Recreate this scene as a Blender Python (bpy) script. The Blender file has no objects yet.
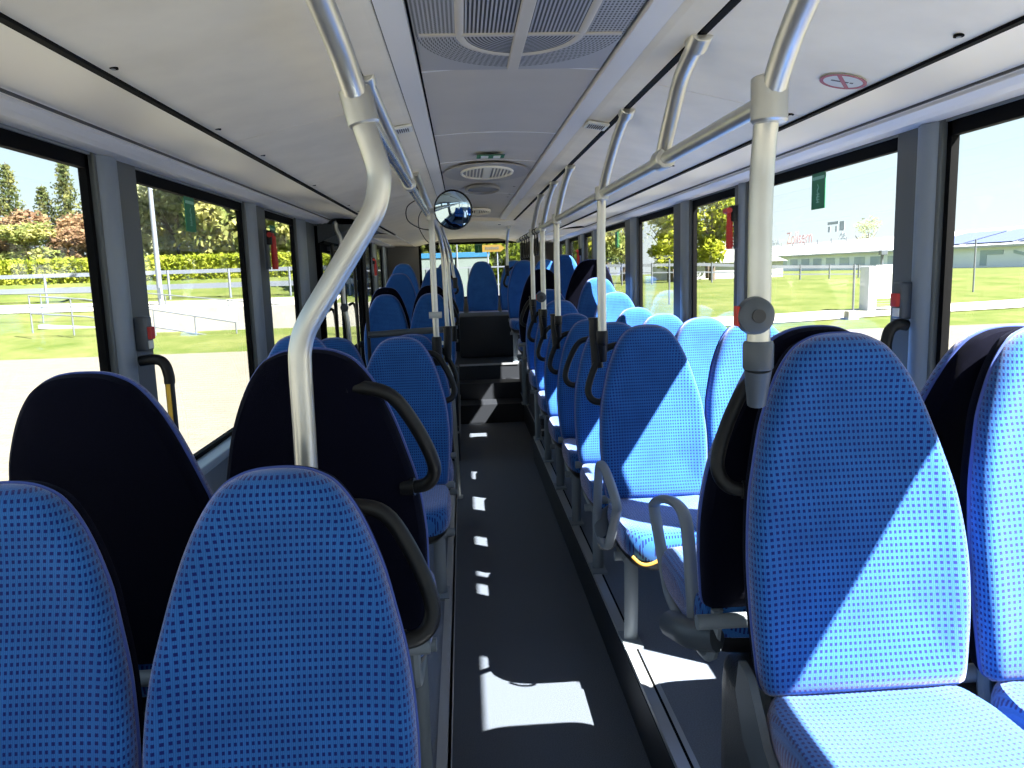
import bpy, bmesh, math, random
from mathutils import Vector, Matrix
random.seed(7)
S = bpy.context.scene
COL = S.collection
PI = math.pi
UX = 0.144            # lateral centre of the bus
FZ = 0.0              # aisle floor
PZ = 0.20             # raised seat platforms
GZ = -0.35            # street level
REC = .20             # recline of the seat backs

# ---------------------------------------------------------------- materials
MATS = {}
def srgb(r, g, b):
    f = lambda c: (c/255/12.92) if c/255 <= .04045 else ((c/255+.055)/1.055)**2.4
    return (f(r), f(g), f(b), 1)
def mat(name, col, rough=.5, metal=0., noise=0., nscale=40., bump=0., bscale=200., spec=.5, coat=0., sheen=0., sheen_tint=(1,1,1,1)):
    m = bpy.data.materials.new(name); m.use_nodes = True
    nt = m.node_tree; b = nt.nodes['Principled BSDF']
    b.inputs['Base Color'].default_value = col
    b.inputs['Roughness'].default_value = rough
    b.inputs['Metallic'].default_value = metal
    b.inputs['Specular IOR Level'].default_value = spec
    b.inputs['Coat Weight'].default_value = coat
    if sheen:
        b.inputs['Sheen Weight'].default_value = sheen
        b.inputs['Sheen Roughness'].default_value = .4
        b.inputs['Sheen Tint'].default_value = sheen_tint
    tc = nt.nodes.new('ShaderNodeTexCoord')
    if noise:
        n = nt.nodes.new('ShaderNodeTexNoise'); n.inputs['Scale'].default_value = nscale
        n.inputs['Detail'].default_value = 4
        nt.links.new(tc.outputs['Object'], n.inputs['Vector'])
        mp = nt.nodes.new('ShaderNodeMapRange')
        mp.inputs['From Min'].default_value = .3; mp.inputs['From Max'].default_value = .7
        mp.inputs['To Min'].default_value = 1-noise; mp.inputs['To Max'].default_value = 1+noise
        nt.links.new(n.outputs['Fac'], mp.inputs['Value'])
        mx = nt.nodes.new('ShaderNodeVectorMath'); mx.operation = 'SCALE'
        mx.inputs[0].default_value = col[:3]
        nt.links.new(mp.outputs[0], mx.inputs['Scale'])
        nt.links.new(mx.outputs[0], b.inputs['Base Color'])
    if bump:
        n2 = nt.nodes.new('ShaderNodeTexNoise'); n2.inputs['Scale'].default_value = bscale
        nt.links.new(tc.outputs['Object'], n2.inputs['Vector'])
        bp = nt.nodes.new('ShaderNodeBump'); bp.inputs['Strength'].default_value = bump; bp.inputs['Distance'].default_value = .004
        nt.links.new(n2.outputs['Fac'], bp.inputs['Height'])
        nt.links.new(bp.outputs[0], b.inputs['Normal'])
    MATS[name] = m
    return m

def nmath(nt, op, a, b=None, c=None):
    n = nt.nodes.new('ShaderNodeMath'); n.operation = op
    for i, v in enumerate((a, b, c)):
        if v is None: continue
        if isinstance(v, (int, float)): n.inputs[i].default_value = v
        else: nt.links.new(v, n.inputs[i])
    return n.outputs[0]

def fabric_mat(name, ax):
    m = mat(name, srgb(30, 100, 215), rough=.9, spec=.2, sheen=.7, sheen_tint=(1,.86,.92,1), bump=.35, bscale=900)
    nt = m.node_tree; b = nt.nodes['Principled BSDF']
    tc = [n for n in nt.nodes if n.type == 'TEX_COORD'][0]
    sp = nt.nodes.new('ShaderNodeSeparateXYZ'); nt.links.new(tc.outputs['Object'], sp.inputs[0])
    v = sp.outputs[ax]
    px = sp.outputs['X']
    if ax == 'Z':   # follow the cloth round the rolled side edge
        bow = nmath(nt, 'MULTIPLY', nmath(nt, 'SINE', nmath(nt, 'MULTIPLY', nmath(nt, 'MINIMUM', nmath(nt, 'MAXIMUM', nmath(nt, 'DIVIDE', sp.outputs['Z'], .5), 0.0), 1.0), PI)), .01575)
        dep = nmath(nt, 'ADD', nmath(nt, 'SUBTRACT', sp.outputs['Y'], nmath(nt, 'MULTIPLY', sp.outputs['Z'], REC)), bow)
        px = nmath(nt, 'ADD', px, nmath(nt, 'MULTIPLY', nmath(nt, 'MAXIMUM', nmath(nt, 'MINIMUM', nmath(nt, 'DIVIDE', px, .09), 1.0), -1.0), nmath(nt, 'ADD', dep, .041)))
    fx = nmath(nt, 'FRACT', nmath(nt, 'DIVIDE', px, .0103))
    fz = nmath(nt, 'FRACT', nmath(nt, 'DIVIDE', v, .0118))
    dx = nmath(nt, 'LESS_THAN', nmath(nt, 'ABSOLUTE', nmath(nt, 'SUBTRACT', fx, .5)), .25)
    dz = nmath(nt, 'LESS_THAN', nmath(nt, 'ABSOLUTE', nmath(nt, 'SUBTRACT', fz, .5)), .24)
    dot = nmath(nt, 'MULTIPLY', dx, dz)
    # fine weave between the dots
    g1 = nmath(nt, 'GREATER_THAN', nmath(nt, 'FRACT', nmath(nt, 'DIVIDE', sp.outputs['X'], .00343)), .55)
    nz = nt.nodes.new('ShaderNodeTexNoise'); nz.inputs['Scale'].default_value = 9; nz.inputs['Detail'].default_value = 3
    nt.links.new(tc.outputs['Object'], nz.inputs['Vector'])
    base = nt.nodes.new('ShaderNodeMixRGB')
    base.inputs[1].default_value = (.020, .118, .37, 1)
    base.inputs[2].default_value = (.030, .146, .45, 1)
    nt.links.new(g1, base.inputs[0])
    wear = nt.nodes.new('ShaderNodeMixRGB'); wear.blend_type = 'MULTIPLY'
    mr = nt.nodes.new('ShaderNodeMapRange'); mr.inputs['From Min'].default_value = .3; mr.inputs['From Max'].default_value = .7
    mr.inputs['To Min'].default_value = .82; mr.inputs['To Max'].default_value = 1.1
    nt.links.new(nz.outputs['Fac'], mr.inputs['Value'])
    wear.inputs[0].default_value = 1
    nt.links.new(base.outputs[0], wear.inputs[1]); nt.links.new(mr.outputs[0], wear.inputs[2])
    mix = nt.nodes.new('ShaderNodeMixRGB'); mix.inputs[2].default_value = (.004, .014, .14, 1)
    nt.links.new(dot, mix.inputs[0]); nt.links.new(wear.outputs[0], mix.inputs[1])
    nt.links.new(mix.outputs[0], b.inputs['Base Color'])
    return m
FAB = fabric_mat('seat_fabric', 'Z'); FABC = fabric_mat('cushion_fabric', 'Y')
NAVY = mat('navy_back_fabric', (.0016, .0018, .008, 1), rough=.95, spec=.1, sheen=.025, sheen_tint=(.45,.5,1,1), bump=.4, bscale=700, noise=.4, nscale=500)
PIPE = mat('piping_blue', (.05, .09, .36, 1), rough=.8, sheen=.3)
BLKP = mat('black_plastic', (.004, .004, .005, 1), rough=.42, spec=.35, bump=.15, bscale=600)
GRYP = mat('grey_plastic', (.075, .088, .105, 1), rough=.4)
ARMG = mat('armrest_grey', (.20, .225, .26, 1), rough=.42)
LEGM = mat('leg_grey_metal', (.24, .27, .30, 1), rough=.45, metal=.0)
STEEL = mat('brushed_steel', (.62, .62, .58, 1), rough=.33, metal=.75, noise=.05, nscale=15)
CHROME = mat('bright_steel', (.72, .72, .69, 1), rough=.25, metal=.9)
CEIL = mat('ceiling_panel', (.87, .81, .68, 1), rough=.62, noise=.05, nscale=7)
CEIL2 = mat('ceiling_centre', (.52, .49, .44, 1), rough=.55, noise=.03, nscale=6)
DUCT = mat('duct_panel', (.82, .77, .66, 1), rough=.5, noise=.04, nscale=10)
COVE = mat('cove_panel', (.80, .77, .70, 1), rough=.45)
TRIMW = mat('trim_light', (.75, .75, .76, 1), rough=.4)
BLKR = mat('black_rubber', (.002, .002, .0025, 1), rough=.75, spec=.1)
PILL = mat('pillar_grey', (.085, .096, .10, 1), rough=.5)
PILL2 = mat('pillar_bluegrey', (.20, .24, .29, 1), rough=.35)
WALL = mat('wall_panel_grey', (.22, .25, .28, 1), rough=.55, bump=.1)
SILL = mat('sill_bluegrey', (.30, .36, .42, 1), rough=.4)
FLOORM = mat('floor_vinyl', (.085, .098, .125, 1), rough=.6, noise=.35, nscale=260, bump=.2, bscale=500, spec=.25)
PLATM = mat('platform_vinyl', (.15, .172, .225, 1), rough=.6, noise=.2, nscale=220, bump=.15, bscale=500)
RISER = mat('riser_dark', (.014, .016, .022, 1), rough=.55)
WHEELM = mat('wheel_box_plastic', (.030, .034, .042, 1), rough=.36, bump=.5, bscale=260)
ALU = mat('aluminium_trim', (.42, .43, .45, 1), rough=.4, metal=.5)
RED = mat('signal_red', (.55, .025, .02, 1), rough=.45)
YELL = mat('signal_yellow', (.80, .46, .03, 1), rough=.5)
GREEN = mat('label_green', (.008, .16, .07, 1), rough=.5)
WHITE = mat('label_white', (.75, .77, .74, 1), rough=.5)
STICK = mat('sticker_white', (.58, .60, .58, 1), rough=.5)
STRED = mat('sticker_red', (.34, .045, .055, 1), rough=.5)
DGREY = mat('sticker_dark', (.05, .05, .05, 1), rough=.6)
MIRR = mat('mirror_glass', (.55, .72, .85, 1), rough=.03, metal=1.)
FOAM = mat('foam_yellow', (.40, .21, .03, 1), rough=.9)

def glass_mat(name, tint, gl=.5):
    m = bpy.data.materials.new(name); m.use_nodes = True; nt = m.node_tree
    for n in list(nt.nodes): nt.nodes.remove(n)
    out = nt.nodes.new('ShaderNodeOutputMaterial')
    tr = nt.nodes.new('ShaderNodeBsdfTransparent'); tr.inputs[0].default_value = tint
    g = nt.nodes.new('ShaderNodeBsdfGlossy'); g.inputs['Roughness'].default_value = .02
    fw = nt.nodes.new('ShaderNodeLayerWeight'); fw.inputs['Blend'].default_value = .5
    pw = nt.nodes.new('ShaderNodeMath'); pw.operation = 'POWER'; pw.inputs[1].default_value = 4.5
    nt.links.new(fw.outputs['Facing'], pw.inputs[0])
    lw = nt.nodes.new('ShaderNodeMath'); lw.operation = 'MULTIPLY_ADD'; lw.inputs[1].default_value = .5; lw.inputs[2].default_value = .025
    nt.links.new(pw.outputs[0], lw.inputs[0])
    mx = nt.nodes.new('ShaderNodeMixShader')
    nt.links.new(lw.outputs[0], mx.inputs[0]); nt.links.new(tr.outputs[0], mx.inputs[1]); nt.links.new(g.outputs[0], mx.inputs[2])
    nt.links.new(mx.outputs[0], out.inputs[0])
    return m
GLASS = glass_mat('window_glass', (.97, .985, .975, 1))

# ---------------------------------------------------------------- mesh helpers
def link(name, bm, m, parent=None, smooth=False, loc=None):
    me = bpy.data.meshes.new(name)
    bmesh.ops.recalc_face_normals(bm, faces=bm.faces[:])
    bm.to_mesh(me); bm.free()
    if smooth is not False:
        ang = math.radians(40 if smooth is True else smooth)
        for p in me.polygons: p.use_smooth = True
        try: me.set_sharp_from_angle(angle=ang)
        except Exception: pass
    for mm in (m if isinstance(m, (list, tuple)) else [m]): me.materials.append(mm)
    o = bpy.data.objects.new(name, me); COL.objects.link(o)
    if parent is not None: o.parent = parent
    if loc is not None: o.location = loc
    return o
def empty(name, loc=(0,0,0), rz=0):
    o = bpy.data.objects.new(name, None); COL.objects.link(o)
    o.location = loc; o.rotation_euler = (0, 0, rz); o.empty_display_size = .1
    return o
def tag(o, label, cat, group=None, kind=None):
    o['label'] = label; o['category'] = cat
    if group: o['group'] = group
    if kind: o['kind'] = kind
    return o
def struct(o): o['kind'] = 'structure'; return o

def box(bm, lo, hi, mi=0, M=None):
    vs = [bm.verts.new(Vector((x, y, z)) if M is None else M @ Vector((x, y, z))) for x in (lo[0], hi[0]) for y in (lo[1], hi[1]) for z in (lo[2], hi[2])]
    for q in ((0,1,3,2),(4,6,7,5),(0,4,5,1),(2,3,7,6),(0,2,6,4),(1,5,7,3)):
        f = bm.faces.new([vs[i] for i in q]); f.material_index = mi
def bevel(bm, w, seg=2):
    bmesh.ops.bevel(bm, geom=bm.edges[:], offset=w, segments=seg, affect='EDGES', profile=.6)
def BM(): return bmesh.new()
def boxes(*bs, bev=0, seg=2):
    bm = BM()
    for lo, hi in bs: box(bm, lo, hi)
    if bev: bevel(bm, bev, seg)
    return bm
def smoothpath(pts, n=6, closed=False):
    P = [Vector(p) for p in pts]; out = []
    N = len(P); rng = range(N if closed else N-1)
    for i in rng:
        if closed: p0, p1, p2, p3 = P[(i-1)%N], P[i], P[(i+1)%N], P[(i+2)%N]
        else: p0, p1, p2, p3 = P[max(i-1,0)], P[i], P[i+1], P[min(i+2,N-1)]
        for k in range(n):
            t = k/n
            out.append(.5*((2*p1)+(-p0+p2)*t+(2*p0-5*p1+4*p2-p3)*t*t+(-p0+3*p1-3*p2+p3)*t**3))
    if not closed: out.append(P[-1])
    return out
def tube(bm, pts, r, seg=10, closed=False, ry=None, cap=True, mi=0):
    P = [Vector(p) for p in pts]; N = len(P); rings = []
    ref = None
    for i in range(N):
        if closed: d = P[(i+1)%N]-P[(i-1)%N]
        else: d = P[min(i+1,N-1)]-P[max(i-1,0)]
        d.normalize()
        if ref is None:
            ref = Vector((0,0,1)) if abs(d.z) < .9 else Vector((0,1,0))
            ref = (ref - d*ref.dot(d)).normalized()
        else: ref = (ref - d*ref.dot(d)).normalized()
        bn = d.cross(ref)
        rr = r[i] if isinstance(r, (list, tuple)) else r
        r2 = rr if ry is None else ry
        rings.append([bm.verts.new(P[i]+ref*math.cos(2*PI*k/seg)*rr+bn*math.sin(2*PI*k/seg)*r2) for k in range(seg)])
    for i in range(N if closed else N-1):
        A, B = rings[i], rings[(i+1)%N]
        for k in range(seg):
            f = bm.faces.new((A[k], A[(k+1)%seg], B[(k+1)%seg], B[k])); f.material_index = mi
    if cap and not closed:
        bm.faces.new(rings[0][::-1]).material_index = mi; bm.faces.new(rings[-1]).material_index = mi
def tubebm(*a, **k):
    bm = BM(); tube(bm, *a, **k); return bm
def cyl(bm, c, axis, r, h, seg=20, r2=None):
    a = Vector(axis).normalized(); c = Vector(c)
    tube(bm, [c, c+a*h], [r, r if r2 is None else r2], seg)
def rings(bm, outline, prof, f):
    """outline: list of (a,b); prof: list of (scale, depth); f(a,b,depth)->Vector"""
    R = []
    for s, d in prof:
        if s == 0: R.append([bm.verts.new(f(0, 0, d, 0))])
        else: R.append([bm.verts.new(f(a*s, b*s, d, s)) for a, b in outline])
    for A, B in zip(R, R[1:]):
        n = len(A)
        for k in range(n):
            if len(B) == 1: bm.faces.new((A[k], A[(k+1)%n], B[0]))
            else: bm.faces.new((A[k], A[(k+1)%n], B[(k+1)%n], B[k]))
    if len(R[0]) > 1 and prof[0][0] > 0:
        pass
    return R

# ---------------------------------------------------------------- the seat
H = .675
half = [(0, 0), (.032, .0018), (.062, .0095), (.095, .030), (.130, .080), (.162, .155), (.185, .235), (.203, .315), (.213, .42), (.212, .52), (.206, .60), (.199, .66), (.185, .675)]
def interp_half(n=26):
    pts = smoothpath([(-half[1][0], 0, H-half[1][1])] + [(x, 0, H-d) for x, d in half], 4)[4:]
    return [(p.x, p.z) for p in pts]
hp = interp_half()
outl = [(x, z) for x, z in hp] + [(-x, z) for x, z in reversed(hp[1:])]
ZC = .34
OUT = [(x, z-ZC) for x, z in outl]

def fback(a, b, d, s):
    z = b+ZC
    return Vector((a, d + REC*z - .045*math.sin(min(1, max(0, z/.5))*PI)*.35, z))
def pad_bm():
    bm = BM()
    R = rings(bm, OUT, [(.97, .002), (1.0, -.004), (1.003, -.014), (.985, -.028), (.955, -.037), (.90, -.041), (.80, -.036), (.62, -.031), (.4, -.029), (.2, -.028), (0, -.028)], fback)
    bm.faces.new(R[0][::-1])
    return bm
def shell_bm():
    bm = BM()
    R = rings(bm, OUT, [(.96, -.002), (.995, .004), (1.0, .014), (.985, .034), (.94, .046), (.8, .052), (.5, .056), (.2, .058), (0, .058)], fback)
    bm.faces.new(R[0])
    return bm
def rim_bm():
    pts = [fback(a*.996, b*.996, .001, 1) for a, b in OUT]
    pts = [p + Vector((0, 0, 0)) for p in pts]
    bm = BM(); tube(bm, pts, .0042, 6, closed=True); return bm
# cushion outline
def sup(w, l, n=40, p=5.):
    o = []
    for k in range(n):
        t = 2*PI*k/n; c, s = math.cos(t), math.sin(t)
        o.append((math.copysign(abs(c)**(2/p), c)*w/2, math.copysign(abs(s)**(2/p), s)*l/2))
    return o
CO = sup(.425, .45)
def fc(a, b, d, s):
    y = b-.205
    droop = max(0, (-y-.33)/.1)**2*.022
    return Vector((a*(1.0 if y < -.1 else .985), y, d-droop + (.012 if abs(a) > .15 and d > -.02 else 0)*0))
def cushion_bm():
    bm = BM()
    R = rings(bm, CO, [(.90, -.095), (.97, -.085), (1.0, -.06), (1.003, -.035), (.985, -.012), (.95, .002), (.88, .006), (.7, 0), (.4, -.004), (0, -.005)], fc)
    bm.faces.new(R[0][::-1]); return bm
def cushpan_bm():
    bm = BM()
    R = rings(bm, CO, [(.5, -.15), (.8, -.145), (.93, -.11), (.955, -.09), (.90, -.08)], fc)
    bm.faces.new(R[0][::-1]); bm.faces.new(R[-1]); return bm
HP = [(.05, .030, -.085), (.11, .045, -.080), (.165, .055, -.098), (.207, .055, -.160), (.238, .052, -.235), (.240, .048, -.275), (.218, .042, -.300), (.17, .034, -.305)]
def handle_bm(side):
    pts = []
    for x, y, d in HP:
        z = H+d
        pts.append((x*side, y+REC*z-.005, z))
    bm = BM(); P = smoothpath(pts, 5)
    tube(bm, P, .0145, 10)
    for p, q in ((P[0], P[3]), (P[-1], P[-4])): tube(bm, [p, p+(q-p)*1.0], .019, 10)
    return bm
def socket_bm(side):
    bm = BM(); z = H-.09
    x = .2*side; y = REC*z+.05
    tube(bm, smoothpath([(x*.98, y, H-.17), (x*1.0, y, H-.09), (x*1.02, y, H-.03), (x*1.02, y, H+.03)], 4), .024, 12)
    tube(bm, [(x*1.02, y, H+.025), (x*1.02, y, H+.035)], .027, 12)
    return bm
def armrest_bm(side, ax=.225):
    # closed stirrup loop in the side plane
    x = side*ax
    pts = [(-.10, -.07), (-.125, .06), (-.16, .175), (-.23, .215), (-.33, .20), (-.425, .15), (-.45, .11), (-.40, .02), (-.33, -.05), (-.24, -.075)]
    pts = [(-.06, -.09), (-.075, .03), (-.10, .14), (-.135, .185), (-.20, .19), (-.30, .165), (-.385, .125), (-.395, .095), (-.35, .03), (-.29, -.05), (-.24, -.10), (-.15, -.115)]
    P = smoothpath([(x - side*.10*(-a-.06)*0, -.06+(a+.06)*1.15, b*.98) for a, b in pts], 4, closed=True)
    bm = BM(); tube(bm, P, .0125, 10, closed=True, ry=.017); return bm
def hinge_bm(side):
    bm = BM(); x = side*.225
    tube(bm, smoothpath([(x*.75, .03, -.07), (x*.95, -.02, -.085), (x, -.08, -.10), (x, -.16, -.125)], 5), .036, 12)
    return bm
def legs_bm(side, hgt):
    # flat raked aisle leg with foot
    bm = BM(); x = side*.155
    pts = [(x, -.24, -.10), (x, -.255, -.20), (x, -.25, -.35), (x, -.235, -hgt)]
    P = smoothpath(pts, 4)
    tube(bm, P, .012, 8, ry=.026)
    box(bm, (x-.035, -.30, -hgt), (x+.035, -.17, -hgt+.012))
    return bm
def frame_bm(side, w=.30):
    bm = BM()
    tube(bm, [(-.21, -.22, -.155), (.225, -.22, -.155)], .018, 10)
    tube(bm, [(-.21, .05, -.02), (.225, .05, -.02)], .018, 10)
    tube(bm, smoothpath([(side*.17, .03, .0), (side*.17, .02, -.06), (side*.17, -.03, -.15), (side*.17, -.26, -.16)], 4), .015, 8)
    tube(bm, smoothpath([(-side*.17, .03, .0), (-side*.17, .02, -.06), (-side*.17, -.03, -.15), (-side*.17, -.26, -.16)], 4), .015, 8)
    return bm
def sideplate_bm(side):
    bm = BM(); x = side*.222
    pts = [(.03, .05), (.045, -.02), (.0, -.10), (-.12, -.17), (-.34, -.19), (-.36, -.16), (-.22, -.12), (-.10, -.05), (-.02, .04)]
    a = [bm.verts.new((x-.008, p, q)) for p, q in pts]; b = [bm.verts.new((x+.008, p, q)) for p, q in pts]
    bm.faces.new(a); bm.faces.new(b[::-1])
    n = len(pts)
    for i in range(n): bm.faces.new((a[i], b[i], b[(i+1)%n], a[(i+1)%n]))
    return bm

MESH = {}
def part(kind, parent, maker, m, name, key, smooth=True):
    if key not in MESH:
        o = link(name, maker(), m, parent, smooth); MESH[key] = o.data
        return o
    o = bpy.data.objects.new(name, MESH[key]); COL.objects.link(o); o.parent = parent
    return o
def seat(x, y, zc, label, group, aisle=0, away=False, handle=True, pole=False, arm=False, leg=True, plate=False, sub=True, scale=1.0, rim=True):
    """x,y: junction of cushion and back; zc: cushion top height; aisle: world side of the aisle (-1/1)"""
    e = empty('bus_seat', (x, y, zc), PI if away else 0)
    e.scale = (scale, 1, 1)
    tag(e, label, 'seat', group)
    side = aisle*(-1 if away else 1)
    part(0, e, pad_bm, FAB, 'backrest_cover', 'pad')
    sh = part(0, e, shell_bm, NAVY, 'backrest_shell', 'shell')
    if rim: part(0, sh, rim_bm, PIPE, 'piping', 'rim')
    part(0, e, cushion_bm, FABC, 'seat_cushion', 'cush')
    part(0, e, cushpan_bm, BLKP, 'cushion_pan', 'pan')
    s = side or 1
    part(0, e, lambda: frame_bm(s), LEGM, 'seat_frame', 'frame')
    if side:
        if handle: part(0, e, lambda: handle_bm(side), BLKP if True else GRYP, 'grab_handle', 'hand%d' % side)
        if pole: part(0, e, lambda: socket_bm(side), BLKP, 'pole_socket', 'sock%d' % side)
        if arm:
            a = part(0, e, lambda: armrest_bm(side, .20 if away else .245), ARMG, 'armrest', 'arm%d%d' % (side, away))
            part(0, a, lambda: hinge_bm(side), GRYP, 'armrest_hinge', 'hinge%d' % side)
        if leg:
            h = zc-leg if not isinstance(leg, bool) else zc-PZ
            part(0, e, lambda: legs_bm(side, h), LEGM, 'leg', 'leg%d_%.2f' % (side, h))
        if plate: part(0, e, lambda: sideplate_bm(side), GRYP, 'side_plate', 'plate%d' % side)
    return e

RXA, RXW = .735, 1.165      # right pair: aisle, window
LXA, LXW = -.30, -.735      # left pair
G_R = 'patterned seats on the right side'; G_L = 'patterned seats on the left side'
G_RB = 'seats with their backs turned'
g = 'blue patterned bus seats'
# --- nearest rows
seat(LXA-.015, 1.11, .615, 'nearest blue dotted seat left of the aisle, with a steel pole behind it', g, 1, handle=True, leg=PZ)
seat(LXW-.02, 1.11, .61, 'nearest blue dotted seat cut off by the bottom left corner of the photo', g, 0)
seat(LXA-.016, 1.68, .782, 'black-backed seat turned away, behind the slanted steel pole on the left', g, 1, away=True, leg=PZ)
seat(LXW-.015, 1.67, .752, 'navy-backed seat turned away beside the near left window', g, 0, away=True)
seat(RXA+.004, 1.33, .782, 'nearest large blue dotted seat on the right, crossed by a diagonal sunlight edge', g, -1, plate=True, leg=False)
seat(RXW+.015, 1.325, .785, 'nearest sunlit dotted seat cut off by the right edge of the photo', g, 0)
seat(RXA+.008, 1.705, .788, 'black-backed seat turned away behind the nearest right seat, with a grey loop armrest', g, -1, away=True, handle=False, arm=True, leg=False)
seat(RXW, 1.69, .775, 'black-backed seat turned away beside the near right window', g, 0, away=True)
# --- right rows
c = seat(RXA, 2.90, .69, 'half sunlit dotted seat with grey loop armrest and torn cushion edge, right of the aisle', g, -1, pole=True, arm=True, leg=PZ)
part(0, c, lambda: tubebm(smoothpath([(-.185, -.41, -.085), (-.165, -.425, -.103), (-.14, -.43, -.110), (-.11, -.432, -.102), (-.09, -.43, -.088)], 4), .0065, 8), FOAM, 'exposed_foam', 'foam')
seat(RXW, 2.90, .69, 'sunlit window seat on the right, beside the half sunlit seat with torn cushion', g, 0)
seat(RXA, 3.60, .655, 'dotted aisle seat directly behind the right seat with torn cushion', g, -1, leg=PZ)
seat(RXW-.01, 3.50, .67, 'sunlit window seat second in the right window row facing the camera', g, 0)
seat(RXA, 4.28, .63, 'third blue aisle seat in the right row behind the torn cushion', g, -1, pole=True, leg=PZ)
seat(RXW, 4.28, .645, 'pale sunlit window seat third in the right window row', g, 0)
seat(RXA, 4.98, .625, 'fourth blue aisle seat in the right row behind the torn cushion', g, -1, pole=True, leg=PZ)
seat(RXW, 4.98, .65, 'pale sunlit window seat fourth in the right window row', g, 0)
seat(RXA, 5.68, .69, 'fifth blue aisle seat in the right row behind the torn cushion', g, -1, pole=True, leg=PZ)
seat(RXW, 5.68, .735, 'window seat fifth in the right row, white with sunlight, blue on its window side', g, 0)
seat(RXA, 6.42, .755, 'sixth blue aisle seat on the right, backed by a raised black seat', g, -1, leg=PZ)
seat(RXW, 6.42, .84, 'sunlit white window seat in front of the raised navy seat back on the right', g, 0)
seat(RXA-.01, 7.10, .93, 'raised black seat back turned away at the rear right of the aisle', g, -1, away=True, handle=False, leg=.30)
seat(RXW, 7.00, 1.00, 'large raised navy seat back by the rear right windows, half in sun', g, 0, away=True, scale=1.12)
seat(RXA, 8.95, 1.04, 'blue aisle seat on the rear platform, right of the black rear stairs', g, -1, pole=True, leg=.55)
seat(RXW+.03, 8.85, 1.09, 'rear platform window seat on the right, half blue half sunlit', g, 0)
# --- left rows
seat(LXA, 3.42, .635, 'dotted left aisle seat facing the camera just beyond the black-backed seat', g, 1, leg=PZ)
seat(LXW, 3.30, .67, 'blue window seat seen between the slanted pole and the left window', g, 0)
seat(LXA, 4.20, .585, 'left aisle seat just in front of the horizontal dark rail, its handle on a pole', g, 1, pole=True, leg=PZ)
seat(LXW, 4.20, .58, 'left window seat just in front of the rear door', g, 0)
seat(LXA, 7.12, .735, 'blue aisle seat beyond the horizontal dark rail, framed by a black seat back', g, 1, leg=.30)
seat(LXW, 7.22, .735, 'blue window seat beyond the horizontal dark rail, framed by a black seat back', g, 0)
seat(LXA, 7.46, .81, 'black seat back turned away behind the aisle seat beyond the dark rail', g, 1, away=True, leg=.30)
seat(LXW, 7.56, .80, 'black seat back turned away behind the window seat beyond the dark rail', g, 0, away=True)
seat(LXA, 8.90, .98, 'rear platform aisle seat on the left, left of the black rear stairs', g, 1, leg=.55)
seat(LXW, 8.90, .93, 'rear platform window seat on the left, tucked before the last row', g, 0)
# --- last row
for x, nm in ((-.80, 'last row seat in the rear left corner'), (-.20, 'last row seat just left of the middle one'), (.27, 'middle seat of the last row above the black stairs'), (.72, 'last row seat just right of the middle one'), (1.15, 'last row seat in the rear right corner')):
    seat(x, 10.45, 1.06, 'blue ' + nm, g, 0)

# ---------------------------------------------------------------- bus shell
Y0, Y1 = -1.6, 11.3
def U(u, s): return UX + s*u
def prism_x(prof, y0, y1):
    """closed profile in (x,z), extruded along y"""
    bm = BM(); a = [bm.verts.new((x, y0, z)) for x, z in prof]; b = [bm.verts.new((x, y1, z)) for x, z in prof]
    bm.faces.new(a); bm.faces.new(b[::-1]); n = len(prof)
    for i in range(n): bm.faces.new((a[i], b[i], b[(i+1)%n], a[(i+1)%n]))
    return bm
def strip_prof(pts, t=.012):
    return pts + [(x, z+t) for x, z in reversed(pts)]

struct(link('floor', boxes(((-1.10, Y0, -.06), (1.39, Y1, 0))), FLOORM))
# platforms
def platform(x0, x1, y0, y1, z, m=PLATM, name='floor_platform'):
    o = struct(link(name, boxes(((x0, y0, 0.001), (x1, y1, z))), m)); return o
pl = platform(-1.09, -.112, Y0+.03, 4.95, PZ)
link('edge_trim', boxes(((-.112, Y0+.03, .005), (-.10, 4.95, PZ-.03)), ((-.13, Y0+.03, PZ), (-.085, 4.95, PZ+.008)), ((-.098, Y0+.03, PZ-.05), (-.088, 4.95, PZ+.008))), ALU, pl)
pr = platform(.560, 1.38, Y0+.03, 6.28, PZ)
link('edge_riser', boxes(((.545, Y0+.03, .005), (.5595, 6.28, PZ-.012))), RISER, pr)
link('edge_trim', boxes(((.548, Y0+.03, PZ-.011), (.585, 6.28, PZ+.006))), ALU, pr)
link('edge_trim', boxes(((.595, Y0+.03, PZ+.0005), (.612, 2.44, PZ+.004))), ALU, pr)
link('black_strip', boxes(((.585, Y0+.03, PZ+.0003), (.595, 6.28, PZ+.003))), BLKR, pr)
# wheel housings under the near back-to-back seats
def wheelbox(x0, x1, y0, y1, z0, z1, label):
    bm = BM(); box(bm, (x0, y0, z0), (x1, y1, z1)); bevel(bm, .09, 4)
    o = link('wheel_housing', bm, WHEELM, None, True); return tag(o, label, 'wheel housing')
wheelbox(.63, 1.325, .95, 1.86, PZ-.05, .615, 'dark rounded wheel housing under the nearest right seats')
wheelbox(-1.035, -.17, .85, 1.98, PZ-.05, .43, 'dark wheel housing under the nearest left seats')
# rear wheel housings
for (x0, x1, y0, fx) in ((-1.085, -.075, 6.35, 1), (.60, 1.375, 6.30, -1)):
    o = struct(link('floor_platform', boxes(((x0, y0, .001), (x1, 8.55, .30)), bev=.012), RISER))
    edge = x1 if fx == 1 else x0
    link('edge_trim', boxes(((x0+.01, y0-.006, .245), (x1-.005, y0+.004, .262)), ((edge-.004, y0+.01, .245), (edge+.004, 8.5, .262))), ALU, o)
    link('side_panel', boxes(((edge-.05*(1 if fx == 1 else -0)-.0*1, y0+.02, .30), (edge+(0 if fx == 1 else .05), 8.5, .60)), bev=.01), RISER, o)
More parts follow.
